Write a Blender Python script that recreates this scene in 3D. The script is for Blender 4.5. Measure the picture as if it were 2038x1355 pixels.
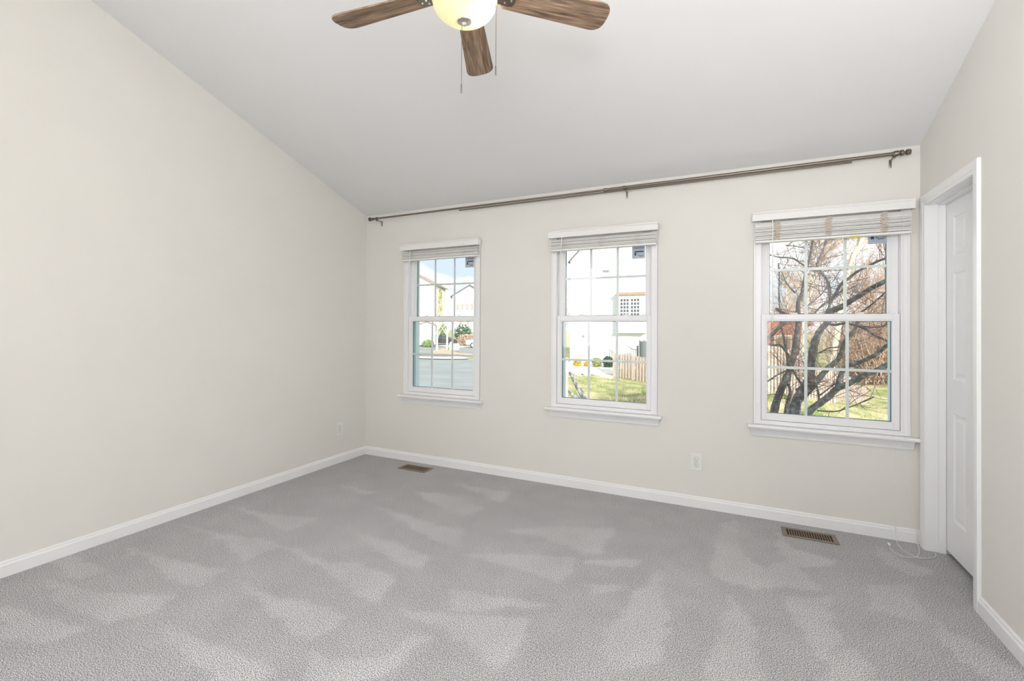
import bpy, bmesh, math, random
from mathutils import Vector, Matrix

for o in list(bpy.data.objects): bpy.data.objects.remove(o)
SC = bpy.context.scene
COL = SC.collection
R = math.radians

# ------------------------------------------------------------------ camera
F_PX, CY, YAW, PITCH, ROLL, EYE = 919.63, 644.62, 0.448, 0.0063, -0.0052, 1.36
cy_, sy_ = math.cos(YAW), math.sin(YAW)
right = Vector((cy_, sy_, 0)); up = Vector((0, 0, 1)); fwd = Vector((-sy_, cy_, 0))
cp, sp = math.cos(PITCH), math.sin(PITCH)
fwd, up = fwd*cp + up*sp, up*cp - fwd*sp
cr, sr = math.cos(ROLL), math.sin(ROLL)
right, up = right*cr - up*sr, right*sr + up*cr
cam_d = bpy.data.cameras.new('camera'); cam = bpy.data.objects.new('camera', cam_d); COL.objects.link(cam)
m = Matrix.Identity(4)
for i in range(3):
    m[i][0] = right[i]; m[i][1] = up[i]; m[i][2] = -fwd[i]
m.translation = Vector((0, 0, EYE))
cam.matrix_world = m
cam_d.sensor_width = 36; cam_d.lens = F_PX/2038*36; cam_d.shift_y = (CY-677.5)/2038
cam_d.clip_start = 0.05; cam_d.clip_end = 900
SC.camera = cam

# ------------------------------------------------------------------ view, sky, sun, large lights
SC.view_settings.view_transform = 'Standard'; SC.view_settings.look = 'None'
SC.view_settings.gamma = 1; SC.view_settings.use_curve_mapping = False
SC.view_settings.exposure = 0.0
SKY, SUN, REAR, BULB, CAM_FILL = 0.80, 5.2, 53.0, 1.5, 71.0
w = bpy.data.worlds.new('sky'); SC.world = w; w.use_nodes = True
nt = w.node_tree; nt.nodes.clear()
out = nt.nodes.new('ShaderNodeOutputWorld'); bg = nt.nodes.new('ShaderNodeBackground')
tc = nt.nodes.new('ShaderNodeTexCoord'); mp = nt.nodes.new('ShaderNodeMapping'); mp.inputs['Scale'].default_value = (2.2, 2.2, 6.0)
nz = nt.nodes.new('ShaderNodeTexNoise'); nz.inputs['Scale'].default_value = 1.9; nz.inputs['Detail'].default_value = 8; nz.inputs['Roughness'].default_value = .55
rp = nt.nodes.new('ShaderNodeValToRGB')
rp.color_ramp.elements[0].position = .40; rp.color_ramp.elements[0].color = (1.02, 1.18, 1.42, 1)
rp.color_ramp.elements[1].position = .56; rp.color_ramp.elements[1].color = (2.0, 2.05, 2.1, 1)
nt.links.new(tc.outputs['Generated'], mp.inputs['Vector']); nt.links.new(mp.outputs['Vector'], nz.inputs['Vector'])
nt.links.new(nz.outputs['Fac'], rp.inputs['Fac']); nt.links.new(rp.outputs['Color'], bg.inputs['Color'])
bg.inputs['Strength'].default_value = SKY; nt.links.new(bg.outputs[0], out.inputs[0])
def lamp(name, kind, energy, color, loc, direction=None, **kw):
    d = bpy.data.lights.new(name, kind); d.energy = energy; d.color = color
    for k, v in kw.items(): setattr(d, k, v)
    o = bpy.data.objects.new(name, d); COL.objects.link(o); o.location = loc
    if direction: o.rotation_euler = Vector(direction).to_track_quat('-Z', 'Y').to_euler()
    return o
lamp('sun', 'SUN', SUN, (1, .95, .86), (20, -20, 12), (-.62, .70, -.36), angle=R(.6))
# added fill lamps in front of the invented rear windows, brightening the room
for x, dx in ((-2.45, 2.0), (0.05, -1.5)):
    lamp('rear_fill', 'AREA', REAR, (1, 1, 1.03), (x, -1.12, 1.75), (dx, 1, .12), shape='RECTANGLE', size=1.7, size_y=1.5)

# added fill lamp beside the camera, an assumed flash aimed right and up
lamp('camera_fill', 'AREA', CAM_FILL, (1, 1, 1.02), (.12, -.10, 1.72), (1, .2, .75), shape='DISK', size=.35)

# ------------------------------------------------------------------ dimensions (metres)
XL, XR, YB, YF = -3.546, 1.068, 3.776, -1.2
CEIL0, SLOPE = 2.534, 0.342
def ceil_z(y): return CEIL0 + SLOPE*(YB-y)
SUNV = None

# ------------------------------------------------------------------ materials
def new_mat(name):
    m = bpy.data.materials.new(name); m.use_nodes = True
    return m, m.node_tree, m.node_tree.nodes['Principled BSDF']
def mat(name, col, rough=.6, metal=0, var=0, scale=8, bump=0, bscale=None, stretch=None, spec=.5, col2=None, coord='Object', lo=.35, hi=.65):
    m, t, b = new_mat(name)
    b.inputs['Base Color'].default_value = (*col, 1); b.inputs['Roughness'].default_value = rough
    b.inputs['Metallic'].default_value = metal; b.inputs['Specular IOR Level'].default_value = spec
    if var or bump or col2:
        tc = t.nodes.new('ShaderNodeTexCoord'); mp = t.nodes.new('ShaderNodeMapping')
        if stretch: mp.inputs['Scale'].default_value = stretch
        t.links.new(tc.outputs[coord], mp.inputs['Vector'])
        n = t.nodes.new('ShaderNodeTexNoise'); n.inputs['Scale'].default_value = scale; n.inputs['Detail'].default_value = 5
        t.links.new(mp.outputs[0], n.inputs['Vector'])
        if var or col2:
            r = t.nodes.new('ShaderNodeValToRGB'); c2 = col2 or tuple(min(1, c*(1+var)) for c in col); c1 = col if col2 else tuple(c*(1-var) for c in col)
            r.color_ramp.elements[0].position = lo; r.color_ramp.elements[1].position = hi
            r.color_ramp.elements[0].color = (*c1, 1); r.color_ramp.elements[1].color = (*c2, 1)
            t.links.new(n.outputs['Fac'], r.inputs['Fac']); t.links.new(r.outputs['Color'], b.inputs['Base Color'])
        if bump:
            n2 = t.nodes.new('ShaderNodeTexNoise'); n2.inputs['Scale'].default_value = bscale or scale; n2.inputs['Detail'].default_value = 3
            t.links.new(mp.outputs[0], n2.inputs['Vector'])
            bp = t.nodes.new('ShaderNodeBump'); bp.inputs['Strength'].default_value = bump; bp.inputs['Distance'].default_value = .002
            t.links.new(n2.outputs['Fac'], bp.inputs['Height']); t.links.new(bp.outputs[0], b.inputs['Normal'])
    return m
M = {}
M['wall'] = mat('cream_wall_paint', (.806, .784, .735), .75, bump=.12, bscale=260, spec=.3, var=.008, scale=3)
M['ceil'] = mat('ceiling_paint', (.83, .83, .83), .9, bump=.15, bscale=220, spec=.2)
M['trim'] = mat('white_gloss_trim', (.90, .90, .90), .28, spec=.5, var=.006, scale=6)
M['vinyl'] = mat('white_vinyl', (.90, .905, .915), .35, var=.005, scale=9)
M['blind'] = mat('white_slat_paint', (.86, .85, .83), .45, var=.02, scale=30, stretch=(1, 8, 8))
M['tape'] = mat('ladder_cord', (.80, .74, .64), .8, var=.05, scale=90)
M['tape3'] = mat('ladder_cord_tan', (.70, .60, .48), .8, var=.1, scale=90)
M['cord'] = mat('white_cord', (.88, .87, .84), .6)
M['nickel'] = mat('brushed_nickel', (.24, .21, .175), .38, metal=1, var=.06, scale=40, stretch=(1, 30, 30))
M['chrome'] = mat('bright_nickel', (.72, .69, .65), .2, metal=1)
M['dark'] = mat('dark_slot', (.02, .015, .012), .8)
M['plastic'] = mat('white_plastic', (.86, .86, .84), .35)
M['bronze'] = mat('brown_register_metal', (.25, .195, .15), .5, metal=.25, var=.06, scale=30)
M['duct'] = mat('dark_duct', (.045, .028, .018), .8)
M['sticker'] = mat('pale_grey_sticker', (.50, .56, .64), .5)
M['spacer'] = mat('grey_glazing_spacer', (.10, .14, .18), .5)
M['outer_frame'] = mat('sky_tinted_outer_frame', (.58, .72, .80), .5)  # white frame with the blue skylight put into its colour
M['ink'] = mat('dark_ink', (.03, .05, .09), .5)
M['yellow'] = mat('yellow_label', (.65, .60, .02), .5)
M['brass'] = mat('satin_knob', (.7, .66, .58), .3, metal=1)
M['white'] = mat('white_siding', (.84, .84, .82), .6, var=.01, scale=2)
M['shingle'] = mat('roof_shingle', (.2, .18, .17), .9, var=.2, scale=8)
M['redbrick'] = mat('red_brick_wall', (.44, .21, .15), .9, var=.2, scale=5)
M['brown'] = mat('brown_fascia', (.38, .28, .19), .7, var=.1, scale=5)
M['pane'] = mat('dark_window_pane', (.10, .11, .12), .15)
M['carbody'] = mat('black_car_paint', (.05, .055, .06), .3)
M['carwhite'] = mat('white_truck_paint', (.85, .85, .85), .3)
M['tyre'] = mat('tyre_rubber', (.03, .03, .03), .8)
M['hub'] = mat('pale_hubcap', (.8, .8, .8), .3)
M['asphalt'] = mat('pale_asphalt', (.31, .33, .32), .9, var=.10, scale=.25, stretch=(1, 3, 1), coord='Object')
M['concrete'] = mat('pale_concrete', (.72, .69, .64), .9, var=.05, scale=1.5)
M['mulch'] = mat('tan_mulch', (.60, .42, .29), .9, var=.2, scale=3)
M['lawn'] = mat('winter_grass', (.25, .31, .09), .95, col2=(.60, .51, .30), scale=1.1, bump=.6, bscale=12, lo=.38, hi=.62)
M['grass_blade'] = mat('grass_blades', (.25, .33, .10), .9, col2=(.60, .52, .31), scale=1.2, lo=.38, hi=.62)
M['fence'] = mat('weathered_fence_board', (.54, .44, .385), .85, var=.12, scale=2.5, stretch=(6, 6, 1))
M['bark_dark'] = mat('grey_lichen_bark', (.075, .075, .082), .9, col2=(.20, .22, .225), scale=14, lo=.48, hi=.68, bump=.8, bscale=40)
M['bark_mid'] = mat('mottled_grey_bark', (.14, .14, .14), .9, col2=(.5, .5, .48), scale=10, lo=.42, hi=.62)
M['twig_dark'] = mat('brown_twig', (.13, .095, .085), .9, var=.2, scale=20)
M['bark_pale'] = mat('pale_bark', (.74, .66, .54), .9, var=.15, scale=12)
M['bark_white'] = mat('white_bark', (.84, .80, .74), .9, var=.1, scale=12)
M['twig_tan'] = mat('tan_twig', (.54, .41, .32), .95, var=.2, scale=3)
M['twig_rust'] = mat('rusty_brush', (.40, .25, .18), .95, col2=(.64, .50, .40), scale=.9)
M['conifer'] = mat('yellow_green_conifer', (.42, .40, .10), .9, var=.3, scale=2)
M['evergreen'] = mat('dark_evergreen', (.12, .20, .12), .9, var=.3, scale=3)
M['leaf_orange'] = mat('golden_shrub_leaf', (.70, .46, .08), .9, var=.2, scale=8)
M['leaf_olive'] = mat('olive_shrub_leaf', (.36, .39, .12), .9, var=.3, scale=8)
M['leaf_dark'] = mat('dark_shrub_leaf', (.055, .10, .06), .9, var=.3, scale=8)
M['leaf_green'] = mat('green_shrub_leaf', (.27, .38, .15), .9, var=.3, scale=8)
M['rock'] = mat('pale_rock', (.70, .68, .65), .9, var=.15, scale=3)
M['netting'] = mat('grey_green_net', (.20, .225, .215), .9, var=.05, scale=10)
M['siding_own'] = mat('own_house_siding', (.7, .68, .62), .8)

def glass_mat():
    m = bpy.data.materials.new('window_glass'); m.use_nodes = True; t = m.node_tree; t.nodes.clear()
    o = t.nodes.new('ShaderNodeOutputMaterial'); mx = t.nodes.new('ShaderNodeMixShader'); tr = t.nodes.new('ShaderNodeBsdfTransparent')
    gl = t.nodes.new('ShaderNodeBsdfGlossy'); gl.inputs['Roughness'].default_value = .02; fr = t.nodes.new('ShaderNodeFresnel'); fr.inputs['IOR'].default_value = 1.35
    tr.inputs['Color'].default_value = (.97, .985, .98, 1)
    t.links.new(fr.outputs[0], mx.inputs[0]); t.links.new(tr.outputs[0], mx.inputs[1]); t.links.new(gl.outputs[0], mx.inputs[2]); t.links.new(mx.outputs[0], o.inputs[0])
    return m
M['glass'] = glass_mat()
def bowl_mat():
    m, t, b = new_mat('alabaster_glass')
    b.inputs['Base Color'].default_value = (.80, .70, .53, 1); b.inputs['Roughness'].default_value = .35
    tl = t.nodes.new('ShaderNodeBsdfTranslucent'); tl.inputs['Color'].default_value = (.97, .93, .82, 1)
    mx = t.nodes.new('ShaderNodeMixShader'); mx.inputs[0].default_value = .5
    o = t.nodes['Material Output']; t.links.new(b.outputs[0], mx.inputs[1]); t.links.new(tl.outputs[0], mx.inputs[2]); t.links.new(mx.outputs[0], o.inputs[0])
    return m
M['bowl'] = bowl_mat()
def wood_mat():
    m, t, b = new_mat('rustic_oak_blade'); b.inputs['Roughness'].default_value = .6
    tc = t.nodes.new('ShaderNodeTexCoord'); mp = t.nodes.new('ShaderNodeMapping'); mp.inputs['Scale'].default_value = (3.0, 34, 34)
    oi = t.nodes.new('ShaderNodeObjectInfo'); add = t.nodes.new('ShaderNodeVectorMath'); add.operation = 'ADD'
    mul = t.nodes.new('ShaderNodeMath'); mul.operation = 'MULTIPLY'; mul.inputs[1].default_value = 30
    t.links.new(oi.outputs['Random'], mul.inputs[0]); t.links.new(tc.outputs['Object'], add.inputs[0]); t.links.new(mul.outputs[0], add.inputs[1])
    t.links.new(add.outputs[0], mp.inputs['Vector'])
    n = t.nodes.new('ShaderNodeTexNoise'); n.inputs['Scale'].default_value = 1.2; n.inputs['Detail'].default_value = 9; n.inputs['Roughness'].default_value = .65; n.inputs['Distortion'].default_value = .8
    mp2 = t.nodes.new('ShaderNodeMapping'); mp2.inputs['Scale'].default_value = (12, 420, 420); n2 = t.nodes.new('ShaderNodeTexNoise'); n2.inputs['Scale'].default_value = 1; n2.inputs['Detail'].default_value = 3
    t.links.new(add.outputs[0], mp2.inputs['Vector']); t.links.new(mp2.outputs[0], n2.inputs['Vector']); t.links.new(mp.outputs[0], n.inputs['Vector'])
    r = t.nodes.new('ShaderNodeValToRGB'); e = r.color_ramp.elements
    e[0].position = .33; e[0].color = (.105, .062, .038, 1); e[1].position = .62; e[1].color = (.42, .295, .205, 1)
    x = e.new(.47); x.color = (.27, .18, .12, 1)
    r2 = t.nodes.new('ShaderNodeValToRGB'); r2.color_ramp.elements[0].position = .35; r2.color_ramp.elements[0].color = (.6, .6, .6, 1); r2.color_ramp.elements[1].position = .65; r2.color_ramp.elements[1].color = (1.3, 1.3, 1.3, 1)
    mx = t.nodes.new('ShaderNodeMix'); mx.data_type = 'RGBA'; mx.blend_type = 'MULTIPLY'; mx.inputs[0].default_value = 1
    t.links.new(n.outputs['Fac'], r.inputs[0]); t.links.new(n2.outputs['Fac'], r2.inputs[0])
    t.links.new(r.outputs[0], mx.inputs[6]); t.links.new(r2.outputs[0], mx.inputs[7]); t.links.new(mx.outputs[2], b.inputs['Base Color'])
    return m
M['wood'] = wood_mat()
def carpet_mat():
    m, t, b = new_mat('grey_cut_pile_carpet'); b.inputs['Roughness'].default_value = 1; b.inputs['Specular IOR Level'].default_value = .05
    b.inputs['Sheen Weight'].default_value = .15
    tc = t.nodes.new('ShaderNodeTexCoord')
    def noise(s, d, rough=.5):
        n = t.nodes.new('ShaderNodeTexNoise'); n.inputs['Scale'].default_value = s; n.inputs['Detail'].default_value = d; n.inputs['Roughness'].default_value = rough
        t.links.new(tc.outputs['Object'], n.inputs['Vector']); return n
    fine = noise(250, 2, .6)
    r = t.nodes.new('ShaderNodeValToRGB'); e = r.color_ramp.elements
    e[0].position = .41; e[0].color = (.14, .138, .140, 1); e[1].position = .59; e[1].color = (.80, .79, .80, 1); x = e.new(.5); x.color = (.435, .428, .432, 1)
    t.links.new(fine.outputs['Fac'], r.inputs[0])
    at = t.nodes.new('ShaderNodeAttribute'); at.attribute_name = 'pile'
    soft = noise(5, 4); sr_ = t.nodes.new('ShaderNodeMapRange'); sr_.inputs['From Min'].default_value = .3; sr_.inputs['From Max'].default_value = .7; sr_.inputs['To Min'].default_value = -.05; sr_.inputs['To Max'].default_value = .05
    t.links.new(soft.outputs['Fac'], sr_.inputs['Value'])
    ml = t.nodes.new('ShaderNodeMapRange'); ml.inputs['To Min'].default_value = .93; ml.inputs['To Max'].default_value = 1.12
    t.links.new(at.outputs['Fac'], ml.inputs['Value'])
    ad = t.nodes.new('ShaderNodeMath'); t.links.new(ml.outputs[0], ad.inputs[0]); t.links.new(sr_.outputs[0], ad.inputs[1])
    mx = t.nodes.new('ShaderNodeMix'); mx.data_type = 'RGBA'; mx.blend_type = 'MULTIPLY'; mx.inputs[0].default_value = 1
    cb = t.nodes.new('ShaderNodeCombineColor')
    for k in range(3): t.links.new(ad.outputs[0], cb.inputs[k])
    t.links.new(r.outputs[0], mx.inputs[6]); t.links.new(cb.outputs[0], mx.inputs[7]); t.links.new(mx.outputs[2], b.inputs['Base Color'])
    bp = t.nodes.new('ShaderNodeBump'); bp.inputs['Strength'].default_value = .35; bp.inputs['Distance'].default_value = .003
    t.links.new(fine.outputs['Fac'], bp.inputs['Height']); t.links.new(bp.outputs[0], b.inputs['Normal'])
    return m
M['carpet'] = carpet_mat()
def siding_mat():
    m, t, b = new_mat('lapped_siding'); b.inputs['Roughness'].default_value = .7
    tc = t.nodes.new('ShaderNodeTexCoord'); sp_ = t.nodes.new('ShaderNodeSeparateXYZ'); t.links.new(tc.outputs['Object'], sp_.inputs[0])
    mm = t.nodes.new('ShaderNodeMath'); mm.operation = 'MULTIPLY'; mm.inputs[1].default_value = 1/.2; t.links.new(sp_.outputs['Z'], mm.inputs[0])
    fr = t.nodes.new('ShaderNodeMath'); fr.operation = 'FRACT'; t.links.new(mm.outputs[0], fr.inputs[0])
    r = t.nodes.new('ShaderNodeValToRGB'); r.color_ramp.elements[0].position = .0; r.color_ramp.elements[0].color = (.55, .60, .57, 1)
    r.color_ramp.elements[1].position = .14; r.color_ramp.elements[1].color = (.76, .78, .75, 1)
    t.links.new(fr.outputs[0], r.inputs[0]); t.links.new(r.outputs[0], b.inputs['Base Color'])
    return m
M['siding'] = siding_mat()

# ------------------------------------------------------------------ mesh helpers
def add_box(bm, x0, x1, y0, y1, z0, z1, bev=0, mtx=None):
    v = [bm.verts.new((x, y, z)) for x in (x0, x1) for y in (y0, y1) for z in (z0, z1)]
    f = [(0, 1, 3, 2), (4, 6, 7, 5), (0, 4, 5, 1), (2, 3, 7, 6), (0, 2, 6, 4), (1, 5, 7, 3)]
    fs = [bm.faces.new([v[i] for i in q]) for q in f]
    if bev:
        es = list({e for q in fs for e in q.edges})
        g = bmesh.ops.bevel(bm, geom=es, offset=bev, segments=2, affect='EDGES', profile=.5)
        v = list({x for q in g['faces'] for x in q.verts} | {x for x in v if x.is_valid})
    if mtx: bmesh.ops.transform(bm, matrix=mtx, verts=[x for x in v if x.is_valid])
def add_prism(bm, poly, a, b, axis='x'):
    def P(u, v, t): return {'x': (t, u, v), 'y': (u, t, v), 'z': (u, v, t)}[axis]
    A = [bm.verts.new(P(u, v, a)) for u, v in poly]; B = [bm.verts.new(P(u, v, b)) for u, v in poly]
    bm.faces.new(A); bm.faces.new(B[::-1])
    n = len(poly)
    for i in range(n): bm.faces.new([A[i], B[i], B[(i+1) % n], A[(i+1) % n]])
def add_tube(bm, pts, rad, seg=8, cap=True):
    pts = [Vector(p) for p in pts]; n = len(pts)
    if not hasattr(rad, '__len__'): rad = [rad]*n
    rings = []; ref = None
    for i, p in enumerate(pts):
        d = (pts[min(i+1, n-1)]-pts[max(i-1, 0)])
        if d.length < 1e-9: d = Vector((0, 0, 1))
        d.normalize()
        if ref is None: ref = Vector((0, 0, 1)) if abs(d.z) < .9 else Vector((1, 0, 0))
        a = d.cross(ref)
        if a.length < 1e-6: a = d.orthogonal()
        a.normalize(); b = a.cross(d); ref = b
        rings.append([bm.verts.new(p+(a*math.cos(2*math.pi*k/seg)+b*math.sin(2*math.pi*k/seg))*rad[i]) for k in range(seg)])
    for i in range(n-1):
        for k in range(seg): bm.faces.new([rings[i][k], rings[i][(k+1) % seg], rings[i+1][(k+1) % seg], rings[i+1][k]])
    if cap and seg > 2:
        bm.faces.new(rings[0][::-1]); bm.faces.new(rings[-1])
def add_lathe(bm, prof, seg=32, mtx=None, close=True):
    rings = []; vs = []
    for r, z in prof:
        if r < 1e-6: q = [bm.verts.new((0, 0, z))]
        else: q = [bm.verts.new((r*math.cos(2*math.pi*k/seg), r*math.sin(2*math.pi*k/seg), z)) for k in range(seg)]
        rings.append(q); vs += q
    for A, B in zip(rings, rings[1:]):
        for k in range(seg):
            a0, a1 = A[k % len(A)], A[(k+1) % len(A)]; b0, b1 = B[k % len(B)], B[(k+1) % len(B)]
            q = []
            for x in (a0, a1, b1, b0):
                if x not in q: q.append(x)
            if len(q) > 2: bm.faces.new(q)
    if mtx: bmesh.ops.transform(bm, matrix=mtx, verts=vs)
def obj(name, bm, m, parent=None, smooth=False, fix=True):
    if fix: bmesh.ops.recalc_face_normals(bm, faces=bm.faces)
    me = bpy.data.meshes.new(name); bm.to_mesh(me); bm.free()
    me.materials.append(M[m] if isinstance(m, str) else m)
    if smooth:
        for p in me.polygons: p.use_smooth = True
        if hasattr(me, 'set_sharp_from_angle'): me.set_sharp_from_angle(angle=R(40))
    o = bpy.data.objects.new(name, me); COL.objects.link(o)
    if parent: o.parent = parent
    return o
def shape(name, m, fn, parent=None, smooth=False):
    bm = bmesh.new(); fn(bm); return obj(name, bm, m, parent, smooth)
def tag(o, label=None, cat=None, group=None, kind=None):
    if label: o['label'] = label
    if cat: o['category'] = cat
    if group: o['group'] = group
    if kind: o['kind'] = kind
    return o
def thing(name, label, cat, loc=(0, 0, 0), group=None, kind=None):
    o = bpy.data.objects.new(name, None); COL.objects.link(o); o.location = loc; o.empty_display_size = .05
    return tag(o, label, cat, group, kind)
def struct(name, m, fn, label=None, cat=None, smooth=False):
    o = shape(name, m, fn, None, smooth); o['kind'] = 'structure'
    return tag(o, label, cat)
def copy_tree(o, parent=None):
    c = o.copy(); COL.objects.link(c); c.parent = parent
    for ch in list(o.children): copy_tree(ch, c)
    return c

PILE_MARKS = [[(-3.4,2.23),(-3.01,2.25),(-2.64,2.37),(-2.66,2.12)],[(-3.45,1.87),(-3.04,1.9),(-2.66,1.99),(-2.52,1.95),(-2.54,1.74),(-2.96,1.86)],[(-3.38,1.53),(-3.04,1.56),(-2.68,1.61),(-2.56,1.64),(-2.5,1.47),(-2.66,1.44),(-3.12,1.52)],[(-3.27,1.16),(-2.9,1.22),(-2.5,1.38),(-2.48,1.28),(-2.48,1.24),(-2.56,1.12),(-2.96,1.08)],[(-2.43,1.61),(-2.11,1.58),(-1.88,1.63),(-1.61,1.63),(-1.64,1.42),(-1.85,1.46),(-2.07,1.52)],[(-2.66,2.01),(-2.09,1.94),(-1.97,2.02),(-1.64,2.0),(-1.56,1.77),(-1.66,1.77),(-1.97,1.86),(-2.28,1.93)],[(-2.46,2.34),(-2.27,2.31),(-1.9,2.31),(-1.59,2.25),(-1.6,2.12),(-1.78,2.13),(-2.13,2.25)],[(-2.56,2.72),(-2.14,2.68),(-1.79,2.64),(-1.6,2.67),(-1.57,2.42),(-1.85,2.49),(-2.27,2.65)],[(-2.36,1.21),(-2.11,1.23),(-1.77,1.25),(-1.62,1.25),(-1.6,1.2),(-1.74,1.1),(-1.98,1.13),(-2.2,1.17)],[(-3.07,2.94),(-2.62,2.93),(-2.69,2.86)],[(-1.64,1.38),(-1.46,1.4),(-1.31,1.47),(-1.26,1.69),(-1.2,1.67),(-1.2,1.5),(-1.28,1.32),(-1.43,1.25),(-1.55,1.35)],[(-3.22,0.96),(-2.86,1.01),(-2.6,1.05),(-2.65,0.92),(-2.87,0.85)],[(-3.68,1.38),(-3.38,1.34),(-3.11,1.35),(-3.15,1.22),(-3.55,1.26)],[(-1.48,2.37),(-1.3,2.46),(-0.83,2.64),(-0.81,2.32),(-1.04,2.37)],[(-1.41,2.76),(-1.11,2.8),(-0.81,2.7),(-0.71,2.75),(-0.72,3.16),(-0.77,3.11),(-1.06,3.0)],[(-1.34,2.04),(-1.08,2.08),(-0.84,2.12),(-0.85,2.07),(-0.98,2.04),(-1.1,1.92),(-1.2,1.89)],[(-1.48,1.76),(-1.24,1.84),(-0.84,2.0),(-0.83,1.64),(-0.88,1.64),(-1.05,1.72),(-1.27,1.75)],[(-0.79,2.62),(-0.47,2.8),(-0.52,2.67),(-0.72,2.6)],[(-0.7,2.39),(-0.5,2.47),(-0.57,2.37),(-0.65,2.3)],[(-2.38,3.1),(-2.09,3.16),(-1.67,3.05),(-1.74,2.85),(-2.14,2.97)],[(-2.22,3.41),(-1.65,3.42),(-1.62,3.19),(-1.9,3.3)],[(-0.45,2.43),(-0.36,2.73),(-0.28,2.25),(-0.25,2.0),(-0.43,1.82),(-0.5,1.9),(-0.52,1.98)],[(-0.08,3.54),(0.02,3.66),(0.04,3.12),(0.15,2.96),(0.29,3.2),(0.41,2.86),(0.2,2.8),(0.08,2.72),(-0.09,2.77),(-0.12,2.91)],[(-0.02,2.61),(0.07,2.45),(0.08,2.3),(0.12,2.0),(-0.13,1.88),(-0.06,2.23)],[(0.27,3.72),(0.3,3.34),(0.55,3.28),(0.49,3.17),(0.34,3.1),(0.24,3.22)],[(0.23,2.71),(0.43,2.81),(0.43,2.47),(0.36,2.22),(0.29,2.29),(0.27,2.52)],[(0.65,3.05),(0.85,3.15),(0.82,2.82),(0.76,2.76),(0.6,2.78)],[(0.83,2.85),(0.86,2.73),(0.97,2.69),(1.03,2.52),(0.99,2.43),(0.92,2.39),(0.82,2.55)],[(0.43,2.41),(0.49,2.32),(0.48,2.16),(0.28,2.06)],[(0.8,3.59),(0.89,3.45),(1.03,3.39),(0.91,3.26),(0.78,3.37)]]
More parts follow.
